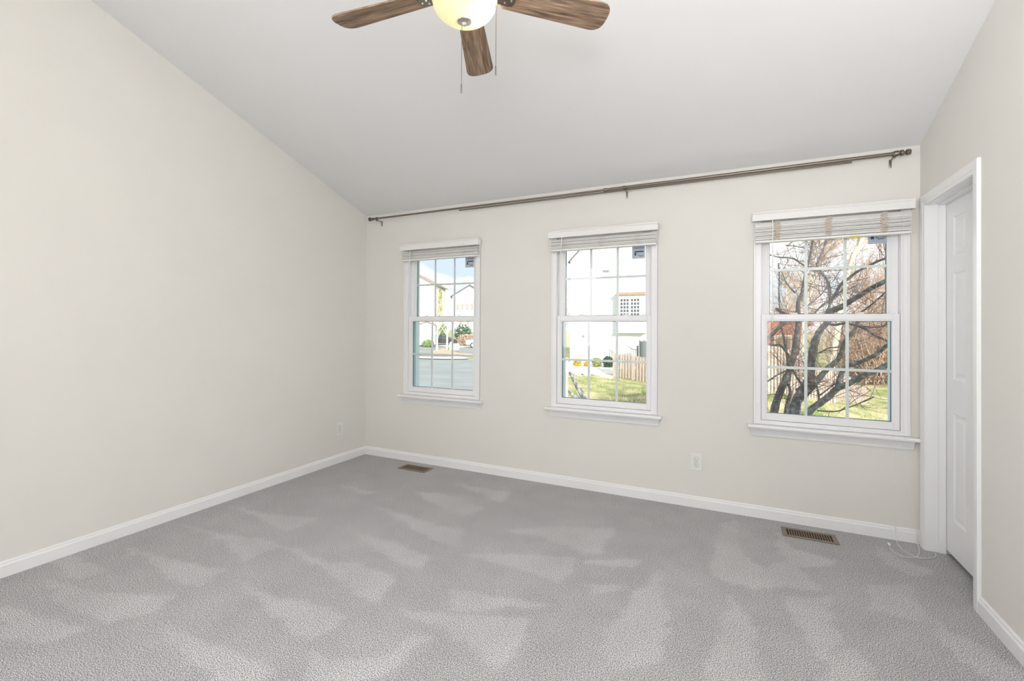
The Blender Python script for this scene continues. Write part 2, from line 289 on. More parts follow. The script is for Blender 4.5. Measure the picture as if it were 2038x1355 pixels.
NEAR_LIMBS = [[(0.498,8.586,-0.697,0.0795),(0.591,8.657,-0.009,0.0755),(0.665,8.729,0.266,0.0714),(0.775,8.797,0.532,0.0672),(0.839,8.868,0.717,0.0629),(0.881,8.941,0.862,0.0586),(0.923,9.014,1.063,0.0542),(0.954,9.089,1.267,0.0497),(0.979,9.163,1.474,0.0451),(0.988,9.24,1.814,0.0404),(1.05,9.31,1.969,0.0356),(1.112,9.38,2.305,0.0308),(1.185,9.449,2.618,0.0259),(1.238,9.52,2.949,0.0209)],[(0.806,8.763,0.723,0.0287),(0.772,8.9,1.064,0.0259),(0.736,9.037,1.307,0.023),(0.722,9.172,1.474,0.02),(0.706,9.307,1.978,0.0169),(0.722,9.439,2.25,0.0137),(0.714,9.573,2.531,0.0104)],[(0.819,8.159,-0.552,0.1025),(0.828,8.18,0.064,0.0968),(0.872,8.198,0.287,0.0911),(0.978,8.209,0.478,0.0854),(1.032,8.224,0.676,0.0796),(1.055,8.244,0.847,0.0738),(1.078,8.263,1.032,0.0679),(1.122,8.28,1.217,0.0621),(1.186,8.293,1.353,0.0562),(1.289,8.3,1.488,0.0502)],[(1.289,8.3,1.488,0.0593),(1.254,8.205,1.591,0.0558),(1.309,8.095,1.63,0.0524),(1.396,7.979,1.678,0.049),(1.453,7.867,1.735,0.0457),(1.563,7.744,1.828,0.0424),(1.659,7.621,1.906,0.0392),(1.771,7.494,1.979,0.0361),(1.971,7.34,2.087,0.033)],[(1.278,8.302,1.616,0.0274),(1.307,8.374,1.786,0.0259),(1.296,8.451,2.04,0.0244),(1.265,8.532,2.162,0.0229),(1.209,8.616,2.266,0.0213),(1.181,8.695,2.347,0.0197),(1.2,8.768,2.414,0.018),(1.289,8.831,2.644,0.0164),(1.339,8.9,2.795,0.0147)],[(1.305,8.298,1.759,0.0274),(1.368,8.237,1.909,0.0261),(1.404,8.18,2.002,0.0248),(1.498,8.113,2.089,0.0235),(1.581,8.046,2.174,0.0223),(1.686,7.974,2.234,0.021),(1.786,7.901,2.291,0.0198),(1.852,7.834,2.319,0.0186),(2.003,7.745,2.396,0.0174)],[(0.929,8.147,0.323,0.0579),(1.006,8.093,0.444,0.0542),(1.119,8.034,0.626,0.0504),(1.21,7.975,0.777,0.0468),(1.298,7.917,0.878,0.0431),(1.355,7.862,0.999,0.0395),(1.375,7.813,1.127,0.0359),(1.412,7.761,1.242,0.0324),(1.475,7.704,1.333,0.0289),(1.528,7.649,1.521,0.0254)],[(0.809,8.06,-0.416,0.0616),(0.978,7.95,0.116,0.0592),(1.093,7.844,0.283,0.0568),(1.193,7.739,0.408,0.0545),(1.261,7.637,0.527,0.0522),(1.318,7.536,0.587,0.0499),(1.397,7.43,0.657,0.0477),(1.488,7.32,0.747,0.0455),(1.605,7.203,0.836,0.0433),(1.693,7.091,0.919,0.0412),(1.789,6.974,0.989,0.0391)],[(1.297,7.793,0.522,0.0386),(1.312,7.714,0.667,0.0372),(1.344,7.633,0.799,0.0358),(1.383,7.549,0.863,0.0344),(1.48,7.454,0.916,0.033),(1.581,7.357,0.99,0.0317),(1.652,7.264,1.069,0.0304),(1.713,7.173,1.156,0.0291),(1.814,7.071,1.25,0.0278)],[(1.014,8.339,0.914,0.0137),(1.175,8.216,1.012,0.0124),(1.259,8.103,1.079,0.0111),(1.367,7.984,1.098,0.0099),(1.432,7.871,1.229,0.0087)],[(0.853,8.658,0.812,0.0236),(0.689,8.597,1.073,0.0223),(0.581,8.53,1.086,0.0209),(0.473,8.462,1.112,0.0196),(0.332,8.393,1.163,0.0183)],[(0.406,8.49,1.083,0.0462),(0.479,8.57,1.175,0.0428),(0.577,8.647,1.281,0.0393),(0.698,8.722,1.402,0.0357),(0.831,8.794,1.55,0.032),(0.792,8.881,1.577,0.0283),(0.638,8.977,1.694,0.0245)],[(0.7,8.471,-0.525,0.0508),(0.751,8.517,0.027,0.0441),(0.789,8.564,0.218,0.0374),(0.815,8.611,0.343,0.0306),(0.786,8.664,0.467,0.0236)],[(0.867,8.355,0.404,0.0228),(0.949,8.413,0.478,0.0215),(0.902,8.485,0.569,0.0201),(0.843,8.559,0.689,0.0187)],[(0.465,8.287,0.514,0.0135),(0.605,8.378,0.616,0.0152),(0.746,8.467,0.692,0.0169),(0.799,8.563,0.699,0.0187)],[(1.09,7.824,0.297,0.0172),(1.085,7.859,0.455,0.0158),(1.051,7.897,0.635,0.0144),(1.035,7.933,0.749,0.013)],[(1.09,7.824,0.401,0.0129),(1.204,7.808,0.515,0.0129),(1.278,7.796,0.589,0.0129)],[(1.085,7.926,0.176,0.013),(1.278,7.796,0.201,0.0113),(1.441,7.666,0.303,0.0095),(1.593,7.533,0.421,0.0078),(1.637,7.422,0.482,0.0062)],[(1.215,8.211,1.438,0.0226),(1.324,8.076,1.413,0.0215),(1.417,7.941,1.436,0.0205),(1.486,7.81,1.412,0.0194),(1.577,7.673,1.367,0.0184),(1.662,7.536,1.282,0.0175),(1.765,7.392,1.202,0.0165)],[(1.496,7.859,1.412,0.013),(1.697,7.613,1.379,0.0106),(1.765,7.392,1.421,0.0083)],[(0.505,8.786,2.592,0.0143),(0.673,8.734,2.525,0.0152),(0.845,8.679,2.495,0.0161),(0.942,8.629,2.411,0.017),(1.066,8.574,2.304,0.0178),(1.205,8.515,2.232,0.0187)],[(0.759,8.767,2.719,0.0096),(0.889,8.705,2.688,0.0095),(0.984,8.644,2.648,0.0095)],[(1.186,8.518,2.245,0.0187),(1.247,8.408,2.151,0.0185)],[(1.103,8.327,1.595,0.0183),(1.191,8.282,1.705,0.0167),(1.33,8.226,1.821,0.0151),(1.43,8.176,1.924,0.0135)],[(1.567,7.845,1.577,0.013),(1.643,7.693,1.662,0.0121),(1.72,7.54,1.771,0.0112),(1.763,7.393,1.847,0.0103)],[(0.915,8.953,1.948,0.0147),(0.805,9.031,2.107,0.0123),(0.734,9.104,2.318,0.0099),(0.696,9.174,2.353,0.0075)],[(0.989,8.342,1.688,0.0114),(1.177,8.317,1.864,0.0103),(1.268,8.304,2.006,0.0091)]]
LEAN_LIMBS = [[(-3.343,11.525,-1.066,0.0783),(-3.467,11.578,-0.531,0.0732),(-3.541,11.645,-0.454,0.068),(-3.629,11.708,-0.311,0.0628),(-3.743,11.762,-0.192,0.0575),(-3.845,11.819,-0.031,0.0521),(-3.923,11.884,0.052,0.0466),(-4.001,11.948,0.138,0.0411)],[(-3.489,11.482,-0.944,0.0522),(-3.67,11.495,-0.508,0.0503),(-3.789,11.527,-0.391,0.0484),(-3.884,11.565,-0.297,0.0464)],[(-3.392,11.511,-0.94,0.0326),(-3.547,11.534,-0.518,0.0284),(-3.629,11.578,-0.439,0.0242),(-3.698,11.626,-0.384,0.0199)]]
PALE_LIMBS = [[[(3.363,21.741,-0.735,0.1076),(3.881,21.655,3.182,0.1028),(3.996,21.634,3.818,0.098),(4.176,21.6,4.287,0.0933),(4.353,21.565,4.751,0.0885),(4.506,21.533,5.239,0.0837)]],[[(2.689,24.855,-1.1,0.0951),(2.938,24.827,2.128,0.0883),(3.0,24.819,2.64,0.0815),(3.308,24.78,3.639,0.0747),(3.556,24.746,4.694,0.0679),(3.855,24.701,5.298,0.0611),(4.042,24.671,5.905,0.0543)],[(2.915,24.829,2.642,0.0408),(3.112,24.806,3.987,0.0374),(3.224,24.791,4.654,0.034),(3.279,24.784,5.154,0.0306),(3.334,24.777,5.653,0.0272)],[(3.308,24.78,3.639,0.0408),(3.419,24.765,4.102,0.0362),(3.584,24.742,4.525,0.0317),(3.801,24.709,4.872,0.0272)]]]
# ------------------------------------------------------------------ room shell
WIN = [-2.590, -0.988, 0.572]; WH, WZ0, WZ1 = .445, .672, 2.18
def back_wall(bm):
    y0, y1 = YB, YB+.14; zt = CEIL0+.02
    xs = [XL-.16] + [v for c in WIN for v in (c-WH, c+WH)] + [XR+.16]
    for i in range(0, 8, 2): add_box(bm, xs[i], xs[i+1], y0, y1, -.2, zt)
    for c in WIN:
        add_box(bm, c-WH, c+WH, y0, y1, -.2, WZ0); add_box(bm, c-WH, c+WH, y0, y1, WZ1, zt)
struct('wall_back', 'wall', back_wall, 'cream painted wall holding the three windows', 'wall')
def side_poly(ya, yb, z0): return [(ya, z0), (yb, z0), (yb, ceil_z(yb)+.02), (ya, ceil_z(ya)+.02)]
struct('wall_left', 'wall', lambda bm: add_prism(bm, side_poly(YF-.14, YB, -.2), XL-.16, XL), 'plain cream wall rising on the left to the sloping ceiling', 'wall')
DY0, DY1, DZ = 3.035, 3.675, 2.125
def right_wall(bm):
    add_prism(bm, side_poly(YF-.14, DY0, -.2), XR, XR+.16)
    add_prism(bm, side_poly(DY0, DY1, DZ), XR, XR+.16)
    add_prism(bm, side_poly(DY1, YB, -.2), XR, XR+.16)
struct('wall_right', 'wall', right_wall, 'cream wall on the right with the white door', 'wall')
struct('wall_front', 'wall', lambda bm: add_box(bm, XL, XR, YF-.14, YF, -.2, ceil_z(YF)+.02), 'cream wall behind the viewer', 'wall')
struct('ceiling', 'ceil', lambda bm: add_prism(bm, [(YF-.14, ceil_z(YF-.14)), (YB+.14, ceil_z(YB+.14)), (YB+.14, ceil_z(YB+.14)+.3), (YF-.14, ceil_z(YF-.14)+.3)], XL-.16, XR+.16), 'sloping white vaulted ceiling', 'ceiling')
def closet(bm):
    add_box(bm, XR+.75, XR+.8, 2.6, 3.9, -.1, 2.5); add_box(bm, XR+.16, XR+.75, 2.6, 2.65, -.1, 2.5); add_box(bm, XR+.16, XR+.75, 3.85, 3.9, -.1, 2.5); add_box(bm, XR+.16, XR+.8, 2.6, 3.9, 2.5, 2.55)
struct('wall_closet', 'wall', closet, 'walls of the dark closet behind the white door', 'wall')

def inside(px, py, poly):
    c = False; j = len(poly)-1
    for i in range(len(poly)):
        xi, yi = poly[i]; xj, yj = poly[j]
        if (yi > py) != (yj > py) and px < (xj-xi)*(py-yi)/(yj-yi)+xi: c = not c
        j = i
    return c
def floor_mesh():
    step = .02; x0, x1, y0, y1 = XL, XR+.75, YF, YB
    nx, ny = int((x1-x0)/step)+1, int((y1-y0)/step)+1
    xs = [x0+(x1-x0)*i/nx for i in range(nx+1)]; ys = [y0+(y1-y0)*j/ny for j in range(ny+1)]
    verts = [(x, y, 0) for y in ys for x in xs]
    val = [[0.0]*(nx+1) for _ in range(ny+1)]
    rnd = random.Random(4)
    boxes = [(min(p[0] for p in q)-.05, max(p[0] for p in q)+.05, min(p[1] for p in q)-.05, max(p[1] for p in q)+.05, q) for q in PILE_MARKS]
    for j, y in enumerate(ys):
        for i, x in enumerate(xs):
            wob = .012*math.sin(x*31+y*17)+.01*math.sin(x*57-y*43)
            for a, b, c, d, q in boxes:
                if a < x < b and c < y < d and inside(x+wob, y+wob*.6, q): val[j][i] = .85+.15*math.sin(x*9+y*5); break
            else:
                val[j][i] = .25*max(0, math.sin(x*6.0+y*2.3)*math.sin(y*4.1-x))
    for _ in range(1):
        nv = [r[:] for r in val]
        for j in range(1, ny):
            for i in range(1, nx):
                nv[j][i] = (val[j][i]*6+val[j-1][i]+val[j+1][i]+val[j][i-1]+val[j][i+1])/10
        val = nv
    faces = [(j*(nx+1)+i, j*(nx+1)+i+1, (j+1)*(nx+1)+i+1, (j+1)*(nx+1)+i) for j in range(ny) for i in range(nx)]
    me = bpy.data.meshes.new('floor'); me.from_pydata(verts, [], faces)
    at = me.attributes.new('pile', 'FLOAT', 'POINT'); at.data.foreach_set('value', [v for r in val for v in r])
    me.materials.append(M['carpet'])
    o = bpy.data.objects.new('floor', me); COL.objects.link(o); o['kind'] = 'structure'; tag(o, 'grey cut pile carpet with lighter vacuum marks', 'carpet')
floor_mesh()
struct('floor_slab', 'trim', lambda bm: add_box(bm, XL-.16, XR+.8, YF-.14, YB+.14, -.25, -.01), 'floor slab under the carpet', 'floor')

# baseboards: profile (distance from wall, height)
BB = [(0, 0), (.014, 0), (.014, .062), (.012, .066), (.009, .070), (.0085, .078), (.005, .084), (0, .085)]
struct('baseboard_back', 'trim', lambda bm: add_prism(bm, [(YB-d, z) for d, z in BB], XL, XR, 'x'), 'white baseboard below the windows', 'baseboard')
struct('baseboard_left', 'trim', lambda bm: add_prism(bm, [(XL+d, z) for d, z in BB], YF, YB-.014, 'y'), 'white baseboard along the left wall', 'baseboard')
struct('baseboard_right', 'trim', lambda bm: add_prism(bm, [(XR-d, z) for d, z in BB], YF, 2.972, 'y'), 'white baseboard along the right wall', 'baseboard')
struct('baseboard_front', 'trim', lambda bm: add_prism(bm, [(YF+d, z) for d, z in BB], XL+.014, XR-.014, 'x'), 'white baseboard behind the viewer', 'baseboard')

# ------------------------------------------------------------------ door
door = thing('door_1', 'white six panel closet door set back in a moulded white frame', 'door', kind='structure')
def casing_prof(inner, sgn):   # (coordinate across, thickness)
    return [(inner, 0), (inner, .008), (inner+sgn*.006, .010), (inner+sgn*.018, .010), (inner+sgn*.022, .0125), (inner+sgn*.045, .015), (inner+sgn*.060, .015), (inner+sgn*.063, .012), (inner+sgn*.063, 0)]
def casing(bm):
    pr = casing_prof(0, 1)
    path = [(DY0, 0, -1, 0), (DY0, DZ, -1, 1), (DY1, DZ, 1, 1), (DY1, 0, 1, 0)]
    rings = [[bm.verts.new((XR-t, y+dy*a, z+dz*a)) for a, t in pr] for y, z, dy, dz in path]
    for A, B in zip(rings, rings[1:]):
        for i in range(len(pr)-1): bm.faces.new([A[i], A[i+1], B[i+1], B[i]])
    bm.faces.new(rings[0]); bm.faces.new(rings[-1])
shape('casing', 'trim', casing, door)
def jamb(bm):
    add_box(bm, XR-.001, XR+.16, DY1-.002, DY1+.02, 0, DZ+.02); add_box(bm, XR-.001, XR+.16, DY0-.02, DY0+.002, 0, DZ+.02); add_box(bm, XR-.001, XR+.16, DY0, DY1, DZ-.002, DZ+.02)
shape('jamb', 'trim', jamb, door)
def stop(bm):
    add_box(bm, XR+.056, XR+.091, DY1-.013, DY1-.002, 0, DZ, .002); add_box(bm, XR+.056, XR+.091, DY0+.002, DY0+.013, 0, DZ, .002); add_box(bm, XR+.056, XR+.091, DY0+.013, DY1-.013, DZ-.012, DZ-.002, .002)
shape('door_stop', 'trim', stop, door)
sx, sy0, sy1, sz0, sz1 = XR+.092, DY0+.005, DY1-.005, .03, DZ-.006
PAN = [(ya, yb, za, zb) for ya, yb in ((3.405, 3.565), (3.145, 3.305)) for za, zb in ((.235, .865), (1.065, 1.69), (1.79, 2.02))]
def slab(bm):
    ys = sorted({sy0, sy1} | {v for p in PAN for v in p[:2]}); zs = sorted({sz0, sz1} | {v for p in PAN for v in p[2:]})
    for ya, yb in zip(ys, ys[1:]):
        for za, zb in zip(zs, zs[1:]):
            if any(p[0] <= ya and yb <= p[1] and p[2] <= za and zb <= p[3] for p in PAN): continue
            bm.faces.new([bm.verts.new((sx, a, b)) for a, b in ((ya, za), (yb, za), (yb, zb), (ya, zb))])
    add_box(bm, sx+.012, sx+.035, sy0, sy1, sz0, sz1)
    for a, b in (((sy0, sz0), (sy1, sz0)), ((sy1, sz0), (sy1, sz1)), ((sy1, sz1), (sy0, sz1)), ((sy0, sz1), (sy0, sz0))):
        bm.faces.new([bm.verts.new(q) for q in ((sx, *a), (sx, *b), (sx+.014, *b), (sx+.014, *a))])
    for ya, yb, za, zb in PAN:
        L = [(0, 0), (.008, .007), (.022, .008), (.042, .0015)]
        rings = [[bm.verts.new((sx+dep, y, z)) for y, z in ((ya+i, za+i), (yb-i, za+i), (yb-i, zb-i), (ya+i, zb-i))] for i, dep in L]
        for A, B in zip(rings, rings[1:]):
            for k in range(4): bm.faces.new([A[k], A[(k+1) % 4], B[(k+1) % 4], B[k]])
        bm.faces.new(rings[-1])
    bmesh.ops.remove_doubles(bm, verts=bm.verts, dist=.0002)
sl = shape('door_slab', 'trim', slab, door)
kn = shape('door_knob', 'brass', lambda bm: add_lathe(bm, [(0, .055), (.018, .053), (.026, .042), (.027, .032), (.018, .022), (.010, .016), (.010, .006), (.028, .005), (.030, 0), (0, 0)], 24, Matrix.Translation((sx, 3.10, .955)) @ Matrix.Rotation(-math.pi/2, 4, 'Y')), sl, True)

# ------------------------------------------------------------------ windows
def ring(bm, xo, xi, zo0, zi0, zi1, zo1, y0, y1, bev=0):
    add_box(bm, -xo, -xi, y0, y1, zo0, zo1, bev); add_box(bm, xi, xo, y0, y1, zo0, zo1, bev)
    add_box(bm, -xi, xi, y0, y1, zo0, zi0, bev); add_box(bm, -xi, xi, y0, y1, zi1, zo1, bev)
WLAB = ['white double hung window nearest the left wall, looking onto the street', 'middle white double hung window, looking onto the pale house', 'white double hung window beside the door, looking onto the bare tree']
for n, cx in enumerate(WIN):
    wn = thing('window_%d' % (n+1), WLAB[n], 'window', (cx, YB, 0), kind='structure')
    def frame(bm):
        ring(bm, .4445, .432, WZ0+.0005, .684, 2.160, WZ1-.0005, -.010, .02, .0015)
        ring(bm, .4445, .398, WZ0+.0005, .700, 2.150, WZ1-.0005, -.003, .139)
    shape('window_frame', 'vinyl', frame, wn)
    shape('outer_frame', 'outer_frame', lambda bm: ring(bm, .3978, .366, .7005, .716, 2.134, 2.1495, .092, .150), wn)
    lo = shape('lower_sash', 'vinyl', lambda bm: (ring(bm, .396, .366, .702, .742, 1.420, 1.458, .010, .042, .002), ring(bm, .3665, .357, .7415, .751, 1.411, 1.4205, .016, .040)), wn)
    uo = shape('upper_sash', 'vinyl', lambda bm: (ring(bm, .3975, .352, 1.420, 1.450, 2.112, 2.148, .050, .088, .002), ring(bm, .3525, .341, 1.4495, 1.460, 2.10, 2.1125, .056, .085)), wn)
    def grille(hx, z0, z1, y):
        def f(bm):
            for s in (-1, 1): add_box(bm, s*hx/3-.009, s*hx/3+.009, y-.004, y+.004, z0, z1)
            zm = (z0+z1)/2
            for a, b in ((-hx, -hx/3-.009), (-hx/3+.009, hx/3-.009), (hx/3+.009, hx)): add_box(bm, a, b, y-.004, y+.004, zm-.009, zm+.009)
        return f
    shape('grille', 'vinyl', grille(.357, .751, 1.411, .030), lo); shape('grille', 'vinyl', grille(.341, 1.46, 2.10, .072), uo)
    shape('glass_pane', 'glass', lambda bm: add_box(bm, -.358, .358, .0215, .0245, .75, 1.412), lo)
    shape('glass_pane', 'glass', lambda bm: add_box(bm, -.342, .342, .0635, .0665, 1.459, 2.101), uo)
    shape('glazing_spacer', 'spacer', lambda bm: ring(bm, .3572, .3535, .7508, .7545, 1.4075, 1.4112, .0345, .0445), lo)
    shape('glazing_spacer', 'spacer', lambda bm: ring(bm, .3412, .3375, 1.4598, 1.4635, 2.0965, 2.1002, .0765, .088), uo)
    for s in (-1, 1):
        shape('sash_lock', 'plastic', lambda bm: (add_box(bm, s*.19-.022, s*.19+.022, .014, .038, 1.458, 1.464, .002), add_box(bm, s*.19-.006, s*.19+.02, .018, .030, 1.464, 1.471, .002)), lo)
    def stool(bm):
        pr = [(-.058, .650), (-.052, .646), (-.002, .646), (-.002, .671), (-.050, .671), (-.057, .668), (-.060, .660)]
        add_prism(bm, pr, -.482, .482, 'x'); 
    shape('window_stool', 'trim', stool, wn)
    def apron(bm):
        pr = [(-.001, .590), (-.011, .590), (-.012, .602), (-.020, .622), (-.028, .634), (-.030, .6455), (-.001, .6455)]
        add_prism(bm, pr, -.462, .462, 'x')
    shape('apron', 'trim', apron, wn)

# ------------------------------------------------------------------ blinds
BZ = [2.016, 2.008, 1.966]
BLAB = ['white slatted blind raised over the window nearest the left wall', 'white slatted blind raised over the middle window', 'white slatted blind with tan ladder cords raised over the window beside the door']
CORD_FLOOR_A = [(0.938, 3.757, 0), (0.931, 3.65, 0), (0.946, 3.586, 0), (0.97, 3.543, 0), (1.0, 3.524, 0), (1.046, 3.547, 0), (1.08, 3.577, 0), (1.097, 3.619, 0), (1.101, 3.655, 0)]
CORD_FLOOR_B = [(1.044, 3.757, 0), (1.034, 3.679, 0), (1.009, 3.589, 0), (0.982, 3.535, 0), (0.942, 3.509, 0), (0.902, 3.509, 0), (0.88, 3.547, 0), (0.874, 3.6, 0), (0.879, 3.64, 0)]
def smooth_path(p, n=6):
    p = [Vector(q) for q in p]; out = []
    for i in range(len(p)-1):
        a, b, c, d = p[max(i-1, 0)], p[i], p[i+1], p[min(i+2, len(p)-1)]
        for k in range(n):
            t = k/n; out.append(.5*((2*b)+(c-a)*t+(2*a-5*b+4*c-d)*t*t+(3*b-a-3*c+d)*t**3))
    out.append(p[-1]); return out
for n, cx in enumerate(WIN):
    bl = thing('window_blind', BLAB[n], 'blind', (cx, YB, 0), group='raised window blinds'); rnd = random.Random(n)
    def valance(bm):
        add_prism(bm, [(-.066, 2.122), (-.058, 2.120), (-.058, 2.176), (-.064, 2.184), (-.069, 2.182), (-.070, 2.172), (-.066, 2.166)], -.455, .455, 'x')
        for s in (-1, 1): add_box(bm, s*.455-(.004 if s > 0 else -.004)-.004, s*.455-(.004 if s > 0 else -.004)+.004, -.058, -.012, 2.123, 2.176)
    shape('valance', 'blind', valance, bl)
    shape('headrail', 'blind', lambda bm: add_box(bm, -.432, .432, -.050, -.012, 2.132, 2.172, .002), bl)
    zb = BZ[n]
    def slats(bm):
        z = zb+.019; k = 0
        while z < 2.104:
            j = rnd.uniform(-.0012, .0012); jy = rnd.uniform(-.0015, .0015)
            add_box(bm, -.438+rnd.uniform(-.002, .002), .438+rnd.uniform(-.002, .002), -.056+jy, -.012+jy, z+j, z+j+.0028)
            z += .0040 if n < 2 else .0039; k += 1
            if k in (7, 13, 18): z += .003
    shape('slat_stack', 'blind', slats, bl)
    shape('bottom_rail', 'blind', lambda bm: add_box(bm, -.438, .438, -.058, -.011, zb, zb+.016, .003), bl)
    for x in (-.30, 0, .30):
        def tape(bm):
            z = zb+.016; k = 0
            while z < 2.112:
                w_ = .016 if n < 2 else .019; o_ = rnd.uniform(-.004, .004)
                add_tube(bm, [(x-w_+o_, -.0595, z), (x+o_, -.0615, z+.004), (x+w_+o_, -.0595, z+.001)], .0011 if n < 2 else .0016, 5); z += .0085 if n < 2 else .006
        shape('ladder_cord', 'tape' if n < 2 else 'tape3', tape, bl)
    wx = [(-.326, -.352, 1.50), (-.333, -.370, 1.50), (-.330, -.330, 1.404)][n]
    wand = shape('tilt_wand', 'cord', lambda bm: add_tube(bm, [(wx[0], -.064, 2.125), (wx[0]+.002, -.068, 2.10), (wx[1], -.074, wx[2])], [.002, .0036, .0042], 8), bl, True)
    if n == 2:
        def cords(bm):
            for x, f in ((.335, CORD_FLOOR_A), (.397, CORD_FLOOR_B)):
                top = [(x, -.062, 2.115), (x, -.063, 1.3), (x+.003, -.064, .66), (x+(f[0][0]-cx-x)*.5, -.040, .30), (f[0][0]-cx, f[0][1]-YB-.002, .09)]
                add_tube(bm, smooth_path(top, 6), .0009, 5)
                add_tube(bm, smooth_path([(f[0][0]-cx, f[0][1]-YB-.002, .09), (f[0][0]-cx, f[0][1]-YB-.004, .02)] + [(a-cx, b-YB, .004) for a, b, c in f[1:]], 6), .0017, 6)
        shape('lift_cord', 'cord', cords, bl, True)
        shape('tassel', 'plastic', lambda bm: add_lathe(bm, [(0, 0), (.004, .001), (.0075, .008), (.0085, .022), (.006, .028), (0, .029)], 14, Matrix.Translation((.879-cx, 3.664-YB, .0095)) @ Matrix.Rotation(math.pi/2, 4, 'X')), bl, True)
        shape('caution_label', 'yellow', lambda bm: add_box(bm, .115, .165, -.0595, -.0575, zb-.004, zb+.005), bl)

# stickers on the upper panes
SLAB = ['small grey maker sticker on the upper glass of the window nearest the left wall', 'small grey maker sticker on the upper glass of the middle window', 'small pale maker sticker half hidden by the blind beside the door']
for n, (xa, xb, za, zb) in enumerate([(-2.350, -2.252, 1.932, 2.05), (-.755, -.652, 1.922, 2.05), (.812, .912, 1.928, 2.05)]):
    yg = YB+.0625
    st = thing('window_sticker', SLAB[n], 'sticker', ((xa+xb)/2, yg, za), group='stickers on the window glass')
    h = (xb-xa)/2
    shape('sticker_sheet', 'sticker', lambda bm: add_box(bm, -h, h, -.0006, 0, 0, zb-za), st)
    def marks(bm):
        y0, y1 = -.0012, -.0007
        if n < 2:
            add_box(bm, -h*.62, h*.80, y0, y1, .052, .062)
            add_box(bm, -h*.62, -h*.34, y0, y1, .026, .048)
        else: add_box(bm, -h*.70, -h*.36, y0, y1, .032, .052)
        pts = [(-.1, .034), (.1, .024), (.28, .018), (.45, .022), (.62, .016), (.74, .024)]
        if n == 2: pts = [(-.2, .050), (0, .036), (.2, .030), (.4, .034), (.6, .030), (.8, .042)]
        for (a, b), (c, d) in zip(pts, pts[1:]): add_prism(bm, [(a*h, b-.002), (c*h, d-.002), (c*h, d+.003), (a*h, b+.003)], y0, y1, 'y')
        if n < 2:
            x = -.62
            for wd in (.16, .10, .2, .08, .14, .18, .12):
                add_box(bm, x*h, (x+wd)*h, y0, y1, .082, .086); x += wd+.06
    shape('printed_marks', 'ink', marks, st)

# ------------------------------------------------------------------ curtain rod
rod = thing('curtain_rod', 'long brushed nickel curtain rod above the windows', 'curtain rod', (-1.2, YB, 2.474))
ry = -.080
def rx(x): return x+1.2
shape('rod_tube', 'nickel', lambda bm: add_tube(bm, [(rx(-3.40), ry, 0), (rx(-.93), ry, 0)], .0085, 16), rod, True)
shape('rod_tube', 'nickel', lambda bm: (add_tube(bm, [(rx(-.935), ry, 0), (rx(.95), ry, 0)], .0118, 16)), rod, True)
shape('inner_rod', 'nickel', lambda bm: add_tube(bm, [(rx(-2.35), ry+.026, -.012), (rx(.70), ry+.026, -.012)], .0062, 12), rod, True)
rings_ = lambda x, r, w: (lambda bm: add_lathe(bm, [(0, -w), (r*.85, -w), (r, -w*.6), (r, w*.6), (r*.85, w), (0, w)], 20, Matrix.Translation((rx(x), ry, 0)) @ Matrix.Rotation(math.pi/2, 4, 'Y')))
shape('collar', 'nickel', rings_(-.945, .0150, .012), rod, True); shape('collar', 'nickel', rings_(-.80, .0150, .006), rod, True)
def fin_r(bm):
    add_lathe(bm, [(0, 0), (.0165, 0), (.018, .004), (.018, .020), (.013, .023), (.013, .026), (.0185, .029), (.0185, .044), (.011, .047), (.010, .056), (.018, .059), (.0185, .076), (.015, .082), (0, .083)], 20, Matrix.Translation((rx(.918), ry, 0)) @ Matrix.Rotation(math.pi/2, 4, 'Y'))
shape('finial', 'nickel', fin_r, rod, True)
def fin_l(bm):
    add_lathe(bm, [(0, 0), (.013, 0), (.0135, .022), (.010, .026), (.010, .040), (.021, .044), (.021, .054), (.012, .058), (.012, .066), (0, .068)], 20, Matrix.Translation((rx(-3.378), ry, 0)) @ Matrix.Rotation(-math.pi/2, 4, 'Y'))
shape('finial', 'nickel', fin_l, rod, True)
for x in (-3.335, -.785, .915):
    def br(bm):
        add_box(bm, rx(x)-.007, rx(x)+.007, -.004, -.0005, -.066, -.012, .001)
        add_tube(bm, [(rx(x), -.004, -.024), (rx(x), -.03, -.020), (rx(x), ry, -.018)], .004, 8)
        add_lathe(bm, [(.0055, -.006), (.016, -.006), (.016, .006), (.0055, .006)], 16, Matrix.Translation((rx(x), ry, -.002)) @ Matrix.Rotation(math.pi/2, 4, 'Y'))
        add_tube(bm, [(rx(x)-.010, ry, -.022), (rx(x)+.010, ry, -.022)], .005, 8)
    b_ = shape('bracket', 'nickel', br, rod, True)
    shape('screw', 'chrome', lambda bm: add_lathe(bm, [(0, 0), (.004, 0), (.003, .002), (0, .0025)], 10, Matrix.Translation((rx(x), -.004, -.058)) @ Matrix.Rotation(math.pi/2, 4, 'X')), b_)

